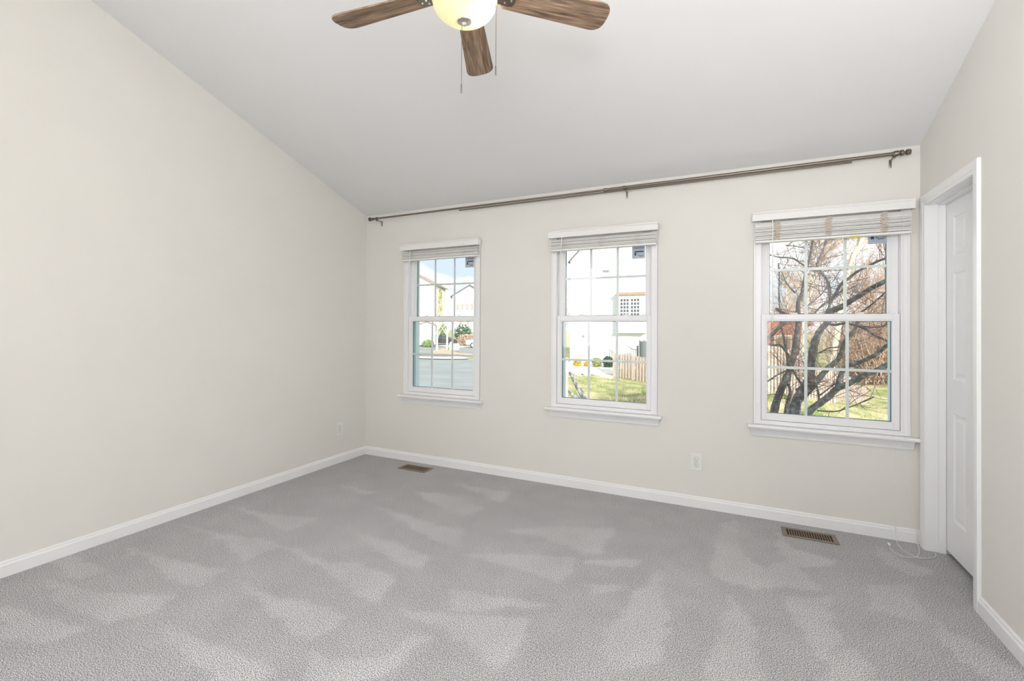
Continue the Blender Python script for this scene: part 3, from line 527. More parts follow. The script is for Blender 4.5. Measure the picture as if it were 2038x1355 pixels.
# ------------------------------------------------------------------ outlets
def outlet(label, mtx):
    ot = thing('wall_outlet', label, 'outlet', group='duplex wall outlets'); ot.matrix_world = mtx
    def plate(bm):
        add_box(bm, -.040, .040, -.006, -.0002, -.064, .064, .0025)
    shape('cover_plate', 'plastic', plate, ot)
    for s in (-1, 1):
        rc = shape('receptacle', 'plastic', lambda bm: add_lathe(bm, [(0, .0016), (.0165, .0016), (.0178, .0004), (.0178, 0)], 24, Matrix.Translation((0, -.006, s*.021)) @ Matrix.Rotation(math.pi/2, 4, 'X')), ot, True)
        shape('gap_line', 'dark', lambda bm: add_lathe(bm, [(.0180, .0004), (.0190, .0004)], 24, Matrix.Translation((0, -.006, s*.021)) @ Matrix.Rotation(math.pi/2, 4, 'X')), rc)
        def slots(bm):
            y0, y1 = -.0079, -.0074
            add_box(bm, -.0075, -.0048, y0, y1, s*.021, s*.021+.009); add_box(bm, .0048, .0072, y0, y1, s*.021+.001, s*.021+.008)
            add_lathe(bm, [(0, .0019), (.0028, .0019), (.0028, .0014)], 10, Matrix.Translation((0, -.006, s*.021-.008)) @ Matrix.Rotation(math.pi/2, 4, 'X'))
        shape('plug_slots', 'dark', slots, rc)
    shape('plate_screw', 'chrome', lambda bm: add_lathe(bm, [(0, .0012), (.0025, .0008), (.003, 0)], 10, Matrix.Translation((0, -.006, 0)) @ Matrix.Rotation(math.pi/2, 4, 'X')), ot)
outlet('white duplex outlet low on the cream wall between the middle and right windows', Matrix.Translation((-.257, YB, .343)))
outlet('white duplex outlet low on the left wall near the corner', Matrix.Translation((XL, 3.414, .334)) @ Matrix.Rotation(math.pi/2, 4, 'Z'))

# ------------------------------------------------------------------ floor registers
for x0, y0, lab in ((-2.900, 3.520, 'brown metal floor register in the carpet under the window nearest the left wall'), (.292, 3.512, 'brown slotted floor register in the carpet under the window beside the door')):
    L_, W_ = .310, .150
    rg = thing('floor_register', lab, 'floor vent', (x0+L_/2, y0+W_/2, 0), group='brown floor registers')
    def fr(bm):
        a, b, i, j = L_/2, W_/2, .128, .052
        for s in (-1, 1):
            add_box(bm, min(s*i, s*a), max(s*i, s*a), -b, b, .001, .006, .0015); add_box(bm, -i, i, min(s*j, s*b), max(s*j, s*b), .001, .006, .0015)
    shape('register_frame', 'bronze', fr, rg)
    def lou(bm):
        for k in range(17):
            x = -.128+.256*(k+1)/18; add_box(bm, x-.0024, x+.0024, -.053, .053, .0015, .0048)
    shape('louvres', 'bronze', lou, rg)
    shape('duct_opening', 'duct', lambda bm: add_box(bm, -.129, .129, -.053, .053, .0004, .0010), rg)

# ------------------------------------------------------------------ ceiling fan
FX, FY, BLZ = -.862, 1.392, 2.552
fan = thing('ceiling_fan', 'ceiling fan with grey brown wood blades and a lit cream glass bowl', 'ceiling fan', (FX, FY, 2.40))
Z0 = -2.40
zc_ = ceil_z(FY)
shape('canopy', 'nickel', lambda bm: add_lathe(bm, [(0, zc_+Z0+.02), (.075, zc_+Z0+.02), (.075, zc_+Z0-.045), (.05, zc_+Z0-.075), (.018, zc_+Z0-.085), (0, zc_+Z0-.085)], 32), fan, True)
shape('downrod', 'nickel', lambda bm: add_tube(bm, [(0, 0, 2.73+Z0), (0, 0, zc_+Z0-.07)], .013, 16), fan, True)
shape('motor_housing', 'nickel', lambda bm: add_lathe(bm, [(0, 2.745+Z0), (.03, 2.745+Z0), (.045, 2.715+Z0), (.10, 2.700+Z0), (.122, 2.67+Z0), (.124, 2.61+Z0), (.11, 2.585+Z0), (.085, 2.575+Z0), (.085, 2.555+Z0), (0, 2.555+Z0)], 40), fan, True)
shape('switch_housing', 'nickel', lambda bm: add_lathe(bm, [(.055, 2.556+Z0), (.058, 2.53+Z0), (.060, 2.522+Z0), (0, 2.522+Z0)], 32), fan, True)
def bowl(bm):
    a, b, zt = .113, .073, 2.510
    pr = [(a*math.cos(t), zt+Z0-b*math.sin(t)) for t in [math.pi/2*k/16 for k in range(17)]]
    pr[-1] = (0.004, zt+Z0-b)
    inner = [((a-.004)*math.cos(t), zt+Z0-(b-.004)*math.sin(t)) for t in [math.pi/2*k/16 for k in range(16, -1, -1)]]
    inner[0] = (.004, zt+Z0-b+.004)
    add_lathe(bm, pr[::-1]+[(a+.003, zt+Z0+.004), (a-.003, zt+Z0+.006)]+inner[::-1]+[pr[-1]], 48)
shape('glass_bowl', 'bowl', bowl, fan, True)
fn = shape('bowl_finial', 'chrome', lambda bm: add_lathe(bm, [(0, 2.4455+Z0), (.0235, 2.4465+Z0), (.0265, 2.4415+Z0), (.0245, 2.4375+Z0), (.012, 2.4345+Z0), (.0085, 2.4315+Z0), (.0065, 2.4265+Z0), (.003, 2.4225+Z0), (0, 2.4205+Z0)], 24), fan, True)
lamp_b = lamp('fan_bulb', 'POINT', BULB, (1, .78, .54), (.046, .020, 2.492+Z0), shadow_soft_size=.018); lamp_b.parent = fan
A0 = [113.5+72*k for k in range(5)]
for ang in A0:
    T = Matrix.Rotation(R(ang), 4, 'Z'); tilt = Matrix.Rotation(R(-12), 4, 'X')
    def blade(bm):
        n = 14; top = []
        w0, w1 = .046, .062; r0, r1 = .150, .545
        out_ = []
        for k in range(n+1):
            t = k/n; r = r0+(r1-.045-r0)*t; out_.append((r, w0+(w1-w0)*t))
        cc = [(r1-.045+.045*math.sin(R(a))**.8, w1*math.cos(R(a))**.42) for a in range(8, 89, 8)]
        side = out_+cc
        root = [(r0-.012, w0-.016)]
        poly = [(x, y) for x, y in root+side] + [(x+0.0, -y) for x, y in (root+side)[::-1]]
        # gentle bow of the tip
        poly = [(x+.010*max(0, (x-r1+.045)/.045)*(1-(y/.062)**2), y) for x, y in poly]
        add_prism(bm, poly, 0, .006, 'z')
    b = shape('fan_blade', 'wood', blade, fan); b.matrix_local = Matrix.Translation((0, 0, BLZ+Z0)) @ T @ tilt
    def iron(bm):
        add_tube(bm, [(.07, 0, .012), (.105, 0, .002), (.135, 0, -.003)], [.012, .010, .009], 10)
        pr = [(.120, -.022), (.160, -.027), (.172, -.026), (.181, -.020), (.185, -.010), (.186, 0), (.185, .010), (.181, .020), (.172, .026), (.160, .027), (.120, .022)]
        add_prism(bm, pr, -.007, -.001, 'z')
    i = shape('blade_iron', 'nickel', iron, b)
    for s in ((.150, -.012), (.150, .012), (.172, 0)):
        shape('screw', 'chrome', lambda bm: add_lathe(bm, [(.0045, 0), (.004, -.0022), (0, -.003)], 10, Matrix.Translation((s[0], s[1], -.007))), i)
def chain(name, x, y, z0, z1, lab):
    def f(bm):
        add_tube(bm, [(x, y, z0), (x, y, z1+.03)], .0011, 6)
        z = z0
        while z > z1+.034:
            add_lathe(bm, [(0, .0013), (.0013, 0), (0, -.0013)], 5, Matrix.Translation((x, y, z))); z -= .0045
    c = shape(name, 'nickel', f, fan)
    shape('pull', 'nickel', lambda bm: add_lathe(bm, [(0, z1+.034), (.0025, z1+.032), (.0028, z1+.003), (.0018, z1), (0, z1)], 10), c, True).location = (x, y, 0)
chain('pull_chain', -.003, -.012, 2.425+Z0, 2.180+Z0, '')
chain('pull_chain', .101, .048, 2.53+Z0, 2.249+Z0, '')

# added unseen rear windows with drawn shades, invented to account for the fill lamps
for k, x in enumerate((-2.45, .05)):
    wr = thing('window_%d' % (k+4), 'added wide window with a drawn white shade, unseen behind the viewer, number %s' % ('one' if k == 0 else 'two'), 'window', (x, YF, 1.75), kind='structure')
    wr['label'] = 'added wide shaded window, unseen behind the viewer, ' + ('nearer the left wall' if k == 0 else 'nearer the right wall')
    def fr2(bm):
        add_box(bm, -.95, -.87, 0, .02, -.85, .85); add_box(bm, .87, .95, 0, .02, -.85, .85); add_box(bm, -.87, .87, 0, .02, -.85, -.77); add_box(bm, -.87, .87, 0, .02, .77, .85)
    shape('window_frame', 'trim', fr2, wr); shape('roller_shade', 'blind', lambda bm: add_box(bm, -.87, .87, 0, .008, -.77, .77), wr)

# ================================================================== OUTSIDE
GP = [(-23, 30.2, -2.15), (-29, 38.2, -2.02), (-24.7, 39, -1.98), (-32.5, 48, -1.86), (-34, 51.8, -1.78), (-33, 57, -1.62), (-36, 52.6, -1.5), (-58, 82, -1.3), (-46, 72, -.9),
      (-6.3, 27.3, -1.62), (-4.3, 26.6, -1.74), (-8.2, 23.6, -1.42), (-9, 29.6, -1.28), (-7, 30, -1.28), (-4.2, 19.5, -1.85), (-10.4, 31.3, -1.05), (-3, 31, -.9), (-14, 26, -1.8),
      (.98, 18, -.92), (3.5, 21.7, -1.55), (5.25, 25.5, -2.05), (7.5, 19.5, -2.3), (0, 8, -2.3), (-8, 8, -2.3), (9, 8, -2.8), (-20, 12, -2.3),
      (0, 60, -.5), (30, 60, 1.5), (-100, 120, -.5), (0, 140, 0), (80, 140, 3), (14, 34, -1.5), (60, 20, -2), (-80, 20, -2.2)]
def gz(x, y):
    s = t = 0
    for a, b, c in GP:
        d = ((x-a)**2+(y-b)**2+.3)**1.5
        s += c/d; t += 1/d
    return s/t
def sheet(bm, poly, dz, step=1.6, thick=0):
    """a patch of ground surface following the terrain"""
    xs = [p[0] for p in poly]; ys = [p[1] for p in poly]
    vs = {}
    n1 = max(1, int((max(xs)-min(xs))/step)); n2 = max(1, int((max(ys)-min(ys))/step))
    b2 = bmesh.new(); b2.faces.new([b2.verts.new((x, y, 0)) for x, y in poly])
    for k in range(1, n1):
        x = min(xs)+(max(xs)-min(xs))*k/n1; bmesh.ops.bisect_plane(b2, geom=b2.verts[:]+b2.edges[:]+b2.faces[:], plane_co=(x, 0, 0), plane_no=(1, 0, 0))
    for k in range(1, n2):
        y = min(ys)+(max(ys)-min(ys))*k/n2; bmesh.ops.bisect_plane(b2, geom=b2.verts[:]+b2.edges[:]+b2.faces[:], plane_co=(0, y, 0), plane_no=(0, 1, 0))
    for v in b2.verts: v.co.z = gz(v.co.x, v.co.y)+dz
    mp_ = {v: bm.verts.new(v.co) for v in b2.verts}
    for f in b2.faces: bm.faces.new([mp_[v] for v in f.verts])
    b2.free()
def ground(bm):
    xs = [-180, -140, -110, -90, -75]+[-66+2*k for k in range(48)]+[34, 42, 52, 64, 80, 110, 160]
    ys = [3.95]+[5+1.5*k for k in range(42)]+[70, 76, 84, 94, 106, 120, 150, 200, 320]
    g = [[bm.verts.new((x, y, gz(x, y))) for x in xs] for y in ys]
    for j in range(len(ys)-1):
        for i in range(len(xs)-1): bm.faces.new([g[j][i], g[j][i+1], g[j+1][i+1], g[j+1][i]])
struct('lawn_ground', 'lawn', ground, 'green and straw coloured winter lawn sloping beyond the windows', 'lawn', True)
struct('street', 'asphalt', lambda bm: (sheet(bm, [(-60, 12), (-8.6, 12), (-9.8, 27), (-14, 33), (-22.5, 39.5), (-24.6, 39.6), (-26, 38.6), (-30, 38.9), (-60, 44)], .03, 2.2),
        sheet(bm, [(-23.5, 40.6), (-20, 37), (-19.5, 48), (-24, 66), (-34, 64), (-34.8, 53.5)], .03, 2.2),
        sheet(bm, [(-60, 44.8), (-31.5, 44.0), (-33.8, 50.8), (-36.2, 55), (-44, 56), (-64, 56)], .03, 2.2)), 'pale grey asphalt street and parking court beyond the left window', 'street')
struct('sidewalk', 'concrete', lambda bm: (sheet(bm, [(-60, 44.1), (-30, 39.0), (-26, 38.7), (-24.4, 39.7), (-24.6, 41.2), (-26.5, 42.6), (-31.5, 40.9), (-60, 45)], .10, 2),
        sheet(bm, [(-64, 57), (-44, 57), (-36, 56), (-34.5, 54.6), (-33, 65), (-40, 66), (-70, 66)], .05, 2.5)), 'sunlit pale concrete kerb strip beside the street', 'sidewalk')
struct('mulch_bed', 'mulch', lambda bm: (sheet(bm, [(-31, 41.8), (-27, 43.2), (-26.2, 45.5), (-29.5, 47), (-33.6, 50.4), (-35.6, 53.6), (-34.4, 48), (-31.6, 44.2), (-33, 42.3)], .08, 2),
        sheet(bm, [(-44, 62), (-38, 63), (-40, 72), (-62, 76), (-62, 68)], .08, 2.5)), 'tan mulch island under the young street trees', 'mulch bed')

# own house below and around the room (it shades the near garden)
def own(bm):
    add_box(bm, XL-.16-6, XR+.16, YF-5.0, YB+.14, -3.2, -.26)
    add_box(bm, XL-6.3, XL-.18, YF-5.0, YB+.14, -.26, 2.6)
struct('house_exterior', 'siding_own', own, 'outer walls of this house below the windows', 'house wall')

def blobs(bm, c, r, n, seed, size, sq=(1, 1, 1)):
    """a crown made of many small tilted leaf tufts on and inside an ellipsoid"""
    rnd = random.Random(seed)
    for _ in range(n):
        while True:
            p = Vector((rnd.uniform(-1, 1), rnd.uniform(-1, 1), rnd.uniform(-1, 1)))
            if .35 < p.length < 1: break
        p = Vector((c[0]+p.x*r[0], c[1]+p.y*r[1], c[2]+p.z*r[2])); s = size*rnd.uniform(.6, 1.3)
        mt = Matrix.Translation(p) @ Matrix.Rotation(rnd.uniform(0, 6.3), 4, (rnd.uniform(-1, 1), rnd.uniform(-1, 1), rnd.uniform(-1, 1)+.01))
        v = [bm.verts.new(mt @ Vector(q)) for q in ((s, 0, 0), (0, s*.6, s*.2), (-s, 0, 0), (0, -s*.6, s*.2), (0, 0, s*.7))]
        for a, b_, c_ in ((0, 1, 4), (1, 2, 4), (2, 3, 4), (3, 0, 4)): bm.faces.new([v[a], v[b_], v[c_]])
        bm.faces.new([v[3], v[2], v[1], v[0]])
def grow(bm, rnd, p, d, ln, rad, lev, maxl, spread=.6, seg=4, up_=.1, kids=(2, 4)):
    pts = [p]; rr = [rad]; n = 4
    for k in range(n):
        d = (d+Vector((rnd.gauss(0, .13), rnd.gauss(0, .13), rnd.gauss(0, .10)+up_*.3))).normalized()
        pts.append(pts[-1]+d*ln/n); rr.append(rad*(1-.5*(k+1)/n))
    add_tube(bm, pts, rr, seg if lev < 2 else 3, False)
    if lev >= maxl: return
    for _ in range(rnd.randint(*kids)+(1 if lev == 0 else 0)):
        k = rnd.randint(1, n); q = pts[k]
        nd = (d*(1-spread*.5)+Vector((rnd.uniform(-1, 1), rnd.uniform(-1, 1), rnd.uniform(-.5, 1)))*spread).normalized()
        grow(bm, rnd, q, nd, ln*rnd.uniform(.5, .75), rr[k]*.62, lev+1, maxl, spread, seg, up_, kids)
def twigs_on(bm, limb, rnd, n, ln, rad, maxl=1, spread=.8, kids=(2, 3)):
    for _ in range(n):
        k = rnd.randint(0, len(limb)-2); t = rnd.random(); a, b = Vector(limb[k][:3]), Vector(limb[k+1][:3]); p = a.lerp(b, t)
        ax = (b-a).normalized(); d = (ax*.5+Vector((rnd.uniform(-1, 1), rnd.uniform(-.7, .7), rnd.uniform(-.4, 1)))).normalized()
        grow(bm, rnd, p, d, ln*rnd.uniform(.5, 1.2), rad*rnd.uniform(.7, 1.3), 0, maxl, spread, 3, .05, kids)

# near multi-stemmed tree
rnd = random.Random(11)
nt_ = thing('bare_tree', 'large dark bare tree with many crossing limbs filling the window beside the door', 'tree', (.55, 8.0, gz(.55, 8.0)))
def stems(bm):
    for L in NEAR_LIMBS:
        p = smooth_path([q[:3] for q in L], 4); r = []
        for i in range(len(L)-1):
            for k in range(4): r.append(L[i][3]+(L[i+1][3]-L[i][3])*k/4)
        r.append(L[-1][3]); r = [x*.80*(1+.06*math.sin(i*1.7)) for i, x in enumerate(r)]
        add_tube(bm, p, r, 10)
    base = Vector((.55, 8.0, gz(.55, 8.0)-.2))
    for L in NEAR_LIMBS:
        if L[0][2] < -.7:
            a = Vector(L[0][:3]); add_tube(bm, smooth_path([base+Vector((a.x-.55, 0, 0))*.2, base.lerp(a, .5)+Vector((0, 0, -.05)), a], 3), [L[0][3]*1.5]*3+[L[0][3]*1.2]*3+[L[0][3]], 10)
def rel(o, t):
    o.parent = t; o.matrix_parent_inverse = Matrix.Translation(-t.location); return o
rel(shape('limbs', 'bark_dark', stems, None, True), nt_)
def tw(bm):
    for L in NEAR_LIMBS: twigs_on(bm, L, rnd, 12 if L[0][3] > .03 else 7, .55, .0050, 3, .9)
    # hanging fine sprays reaching in from the limbs beyond the pane
    for _ in range(45):
        L = rnd.choice([l for l in NEAR_LIMBS if l[-1][3] < .05]); p = Vector(L[-1][:3])
        grow(bm, rnd, p, Vector((rnd.uniform(-1, 1), rnd.uniform(-.3, .6), rnd.uniform(-.6, .8))).normalized(), rnd.uniform(.35, .8), .0055, 0, 3, .85, 3, 0)
rel(shape('twigs', 'twig_dark', tw), nt_)

lt = thing('bare_tree', 'leaning forked grey stump of a tree low in the middle window', 'tree', (-4.0, 11.3, gz(-4.0, 11.3)))
def lean(bm):
    base = Vector((-4.0, 11.3, gz(-4.0, 11.3)-.1))
    for L in LEAN_LIMBS:
        add_tube(bm, smooth_path([q[:3] for q in L], 3), [L[min(i//3, len(L)-1)][3] for i in range(3*(len(L)-1)+1)], 10)
        add_tube(bm, [base, Vector(L[0][:3])], [L[0][3]*1.6, L[0][3]], 10)
rel(shape('limbs', 'bark_mid', lean, None, True), lt)

# sapling stake
pl = thing('garden_pole', 'thin pale wooden pole standing in the lawn at the left edge of the middle window', 'pole', (-4.53, 13.25, gz(-4.53, 13.25)))
shape('pole', 'bark_white', lambda bm: add_box(bm, -.022, .022, -.022, .022, -.1, .39-gz(-4.53, 13.25), .005), pl)
shape('pole_cap', 'white', lambda bm: add_lathe(bm, [(0, .12), (.05, .10), (.055, .03), (.04, 0), (0, 0)], 10, Matrix.Translation((0, 0, .33-gz(-4.53, 13.25)))), pl)

# sunlit pale trees behind
for k, (Ls, lab) in enumerate(zip(PALE_LIMBS, ('tall pale sunlit tree trunk seen through the upper right of the window beside the door', 'slender pale forked tree in the centre of the window beside the door'))):
    x, y = Ls[0][0][0], Ls[0][0][1]
    t_ = thing('bare_tree', lab, 'tree', (x, y, gz(x, y)))
    def f(bm):
        for L in Ls:
            add_tube(bm, smooth_path([q[:3] for q in L], 3), [L[min(i//3, len(L)-1)][3] for i in range(3*(len(L)-1)+1)], 8)
        L = Ls[0]; add_tube(bm, [(x, y, gz(x, y)-.2), L[0][:3]], [L[0][3]*1.3, L[0][3]], 8)
    rel(shape('trunk', 'bark_pale', f, None, True), t_)
    r_ = random.Random(k+50)
    def g(bm):
        for L in Ls: twigs_on(bm, L, r_, 20, 2.2, .020, 3, .7)
    rel(shape('branches', 'twig_tan', g), t_)

# background bare trees on the slope
BT = [(4.6, 52, 8.5, 'twig_tan'), (9.4, 44.5, 8.6, 'twig_rust'), (13.4, 52, 12.5, 'twig_rust'), (7.6, 64, 10, 'twig_tan'), (17.5, 63, 15, 'twig_rust')]
for k, (x, y, h, mm) in enumerate(BT):
    z = gz(x, y); t_ = thing('woodland_tree', 'bare brown woodland tree on the slope behind the garden fence', 'tree', (x, y, z), group='bare woodland trees behind the fence')
    r_ = random.Random(k+9)
    shape('trunk', 'bark_pale', lambda bm: add_tube(bm, [(0, 0, -.3), (.1, 0, h*.3), (r_.uniform(-.3, .3), 0, h*.62), (r_.uniform(-.5, .5), 0, h*.95)], [.16, .13, .08, .03], 6), t_, True)
    def f(bm):
        for _ in range(40):
            hh = h*r_.uniform(.12, .9)
            grow(bm, r_, Vector((0, 0, hh)), Vector((r_.uniform(-1, 1), r_.uniform(-1, 1), r_.uniform(.2, 1.1))).normalized(), h*.34*(1.15-hh/h), .055, 0, 3, .62, 3, .1, (2, 4))
    shape('branches', mm, f, t_)
# thicket at their feet
def thicket(bm):
    r_ = random.Random(77)
    for _ in range(1100):
        x = r_.uniform(6.3, 15); y = r_.uniform(31, 36.5)+max(0, (x-6))*.15; z = gz(x, y)
        grow(bm, r_, Vector((x, y, z)), Vector((r_.uniform(-.7, .7), r_.uniform(-.5, .5), 1)).normalized(), r_.uniform(1.4, 4.2), .035, 0, 2, .8, 3, .1, (2, 3))
th = shape('brush_thicket', 'twig_rust', thicket); tag(th, 'rusty brown tangle of brush behind the garden fence', 'brush', kind='stuff')
ev = thing('evergreen_tree', 'green tree top showing beneath the sticker in the window beside the door', 'tree', (20.5, 78, gz(20.5, 78)))
shape('trunk', 'bark_pale', lambda bm: add_tube(bm, [(0, 0, -.3), (0, 0, 16)], [.25, .1], 8), ev); shape('foliage', 'conifer', lambda bm: blobs(bm, (0, 0, 17.5), (4.0, 4, 5), 1500, 5, .45), ev)

# small twiggy shrub low in the middle window
sb = thing('twiggy_shrub', 'leafless twiggy shrub low on the lawn at the right of the middle window', 'shrub', (-2.55, 12.8, gz(-2.55, 12.8)))
def shb(bm):
    r_ = random.Random(3)
    for _ in range(60): grow(bm, r_, Vector((r_.uniform(-.12, .12), r_.uniform(-.12, .12), 0)), Vector((r_.uniform(-.55, .5), r_.uniform(-.5, .5), 1)).normalized(), .98, .006, 0, 3, .45, 3, .1, (2, 4))
shape('stems', 'twig_dark', shb, sb)
# tufts of grass on the lawn in view
def tufts(bm):
    r_ = random.Random(8)
    for _ in range(9000):
        if r_.random() < .6: x, y = r_.uniform(-8, -2), r_.uniform(15, 27)
        else: x, y = r_.uniform(.5, 8), r_.uniform(12, 26)
        z = gz(x, y); s = r_.uniform(.03, .09); a = r_.uniform(0, 6.3); dx, dy = math.cos(a)*.02, math.sin(a)*.02
        v = [bm.verts.new(q) for q in ((x-dx, y-dy, z-.01), (x+dx, y+dy, z-.01), (x+r_.uniform(-.04, .04), y+.03, z+s), (x-dy, y+dx, z-.01))]
        bm.faces.new([v[0], v[1], v[2]]); bm.faces.new([v[1], v[3], v[2]]); bm.faces.new([v[3], v[0], v[2]])
tag(shape('grass_tufts', 'grass_blade', tufts), 'short green and straw grass tufts on the lawn', 'grass', kind='stuff')

# ------------------------------------------------------------------ fences
def fence(name, label, pts, heights, gapw, bw, loc):
    f = thing(name, label, 'fence', loc)
    P = [Vector((x, y, 0)) for x, y in pts]
    posts = []
    def boards(bm):
        for i in range(len(P)-1):
            a, b = P[i], P[i+1]; L = (b-a).length; u = (b-a)/L; nn = Vector((-u.y, u.x, 0)); s = 0
            while s < L:
                t = s/L; p = a+u*s; h = heights[i]+(heights[i+1]-heights[i])*t; z = gz(p.x, p.y)
                for side, off in ((1, 0), (-1, (bw+gapw)/2)):
                    c = p+u*off+nn*side*.05
                    q = [c-u*bw/2-nn*.009, c+u*bw/2-nn*.009, c+u*bw/2+nn*.009, c-u*bw/2+nn*.009]
                    lo_ = [bm.verts.new((v.x-loc[0], v.y-loc[1], z+.04-loc[2])) for v in q]; hh = h-(0.0 if side < 0 else .02)
                    hi_ = [bm.verts.new((v.x-loc[0], v.y-loc[1], z+hh-loc[2])) for v in q]
                    bm.faces.new(lo_[::-1]); bm.faces.new(hi_)
                    for k in range(4): bm.faces.new([lo_[k], lo_[(k+1) % 4], hi_[(k+1) % 4], hi_[k]])
                s += bw+gapw
    shape('fence_boards', 'fence', boards, f)
    for fr_ in (.22, .82):
        def rail(bm):
            for i in range(len(P)-1):
                a, b = P[i], P[i+1]
                pa = (a.x-loc[0], a.y-loc[1], gz(a.x, a.y)+heights[i]*fr_-loc[2]); pb = (b.x-loc[0], b.y-loc[1], gz(b.x, b.y)+heights[i+1]*fr_-loc[2])
                add_tube(bm, [pa, pb], .035, 4)
        shape('rail', 'fence', rail, f)
    for i, p in enumerate(P):
        shape('post', 'fence', lambda bm: add_box(bm, p.x-.06-loc[0], p.x+.06-loc[0], p.y-.06-loc[1], p.y+.06-loc[1], gz(p.x, p.y)-.1-loc[2], gz(p.x, p.y)+heights[i]+.06-loc[2], .008), f)
    return f
fence('picket_fence', 'pale brown picket fence on the lawn in front of the pale house', [(-6.4, 27.3), (-5.2, 26.9), (-3.9, 26.5), (-2.5, 26.1)], [1.42, 1.42, 1.42, 1.42], 0.07, .115, (-6.4, 27.3, gz(-6.4, 27.3)))
fence('picket_fence', 'weathered picket fence running downhill behind the large bare tree', [(-.4, 16.6), (.98, 18.0), (2.2, 19.8), (3.5, 21.7), (5.25, 25.4)], [1.75, 1.68, 1.5, 1.25, .8], 0.075, .12, (-.4, 16.6, gz(-.4, 16.6)))

# ------------------------------------------------------------------ pale house seen through the middle window
hx0, hx1, hy = -10.42, -.9, 31.2; hz = gz(-7, 31)-.4; pk = (hx0+hx1)/2
hs = thing('neighbour_house', 'pale sided house with a shallow bay window behind the picket fence', 'house', (hx0, hy, hz))
ho = lambda x, y, z: (x-hx0, y-hy, z-hz)
eave = 6.05; slope_ = 1.0
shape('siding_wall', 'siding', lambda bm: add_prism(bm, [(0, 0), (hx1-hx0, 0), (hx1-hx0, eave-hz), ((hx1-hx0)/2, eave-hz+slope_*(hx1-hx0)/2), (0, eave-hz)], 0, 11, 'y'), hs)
def roofp(bm):
    wd = hx1-hx0; e = .16
    add_prism(bm, [(-e, eave-hz-e*slope_), (wd/2, eave-hz+slope_*wd/2), (wd/2, eave-hz+slope_*wd/2+.07), (-e, eave-hz-e*slope_+.07)], -.15, 11.3, 'y')
    add_prism(bm, [(wd+e, eave-hz-e*slope_), (wd+e, eave-hz-e*slope_+.07), (wd/2, eave-hz+slope_*wd/2+.07), (wd/2, eave-hz+slope_*wd/2)], -.15, 11.3, 'y')
shape('roof', 'shingle', roofp, hs)
shape('corner_trim', 'white', lambda bm: add_box(bm, -.02, .10, -.03, 0, 0, eave-hz), hs)
shape('gable_vent', 'netting', lambda bm: [add_box(bm, 2.3, 2.75, -.03, 0, 7.0+k*.06-.2, 7.03+k*.06-.2) for k in range(3)], hs)
shape('wall_vent', 'netting', lambda bm: add_lathe(bm, [(0, .06), (.08, .05), (.10, 0)], 12, Matrix.Translation((.95, 0, .72-hz)) @ Matrix.Rotation(math.pi/2, 4, 'X')), hs)
# bay window
bx0, bx1, bd = -7.05, -5.22, .42
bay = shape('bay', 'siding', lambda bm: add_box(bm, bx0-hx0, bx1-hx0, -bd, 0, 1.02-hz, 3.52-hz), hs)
shape('bay_roof', 'brown', lambda bm: add_prism(bm, [(-bd-.12, 3.55-hz), (0, 3.72-hz), (0, 3.60-hz), (-bd-.12, 3.47-hz)], bx0-hx0-.08, bx1-hx0+.08, 'x'), bay)
shape('bay_base_trim', 'white', lambda bm: (add_box(bm, bx0-hx0-.04, bx1-hx0+.04, -bd-.05, 0, 1.0-hz, 1.12-hz), add_box(bm, bx0-hx0-.03, bx1-hx0+.03, -bd-.03, -bd, 1.36-hz, 1.42-hz), add_box(bm, bx0-hx0-.03, bx1-hx0+.03, -bd-.03, -bd, 1.66-hz, 1.74-hz)), bay)
wf = shape('bay_sash', 'white', lambda bm: (add_box(bm, bx0-hx0+.04, bx1-hx0-.04, -bd-.05, -bd, 1.78-hz, 3.44-hz)), bay)
for s in (0, 1):
    def panes(bm):
        xa = bx0-hx0+.26+s*.68
        for i in range(3):
            for j in range(6): add_box(bm, xa+i*.195, xa+i*.195+.14, -bd-.056, -bd-.048, 1.90-hz+j*.235, 1.90-hz+j*.235+.17)
    shape('pane', 'pane', panes, wf)
# foundation shrubs and rocks
for k, (x, y, r, mm, lab) in enumerate([(-9.36, 29.5, .27, 'leaf_orange', 'golden rounded shrub nearest the corner of the pale house'), (-8.78, 29.7, .19, 'leaf_orange', 'smaller golden shrub second from the corner of the pale house'),
                                        (-8.12, 29.8, .33, 'leaf_olive', 'olive green rounded shrub third along the pale house wall'), (-7.38, 29.9, .36, 'leaf_dark', 'dark green rounded shrub next to the picket fence')]):
    z = gz(x, y); s_ = thing('rounded_shrub', lab, 'shrub', (x, y, z), group='shrubs along the pale house')
    shape('foliage', mm, lambda bm: blobs(bm, (0, 0, r*1.02), (r, r, r*1.1), 500, k, r*.20), s_)
struct('rock_bed', 'rock', lambda bm: sheet(bm, [(-10.6, 27.2), (-9.0, 26.4), (-7.6, 27.2), (-6.5, 27.4), (-6.6, 30.9), (-10.3, 31.0)], .06, .7), 'pale stony bed between the lawn and the pale house', 'garden bed')
rr_ = random.Random(2)
for k in range(9):
    x = -10.2+k*.46; y = 27.0+.35*math.sin(k*1.3)-(.3 if 2 < k < 6 else 0); z = gz(x, y)+.05
    def rk(bm):
        bmesh.ops.create_icosphere(bm, subdivisions=2, radius=1)
        for v in bm.verts: v.co = Vector((v.co.x*rr_.uniform(.20, .27), v.co.y*.2*rr_.uniform(.85, 1.15), v.co.z*.13*rr_.uniform(.8, 1.2)))
    o = shape('edging_rock', 'rock', rk); o.location = (x, y, z); tag(o, 'pale grey edging rock between lawn and stony bed', 'rock', 'edging rocks along the stony bed')
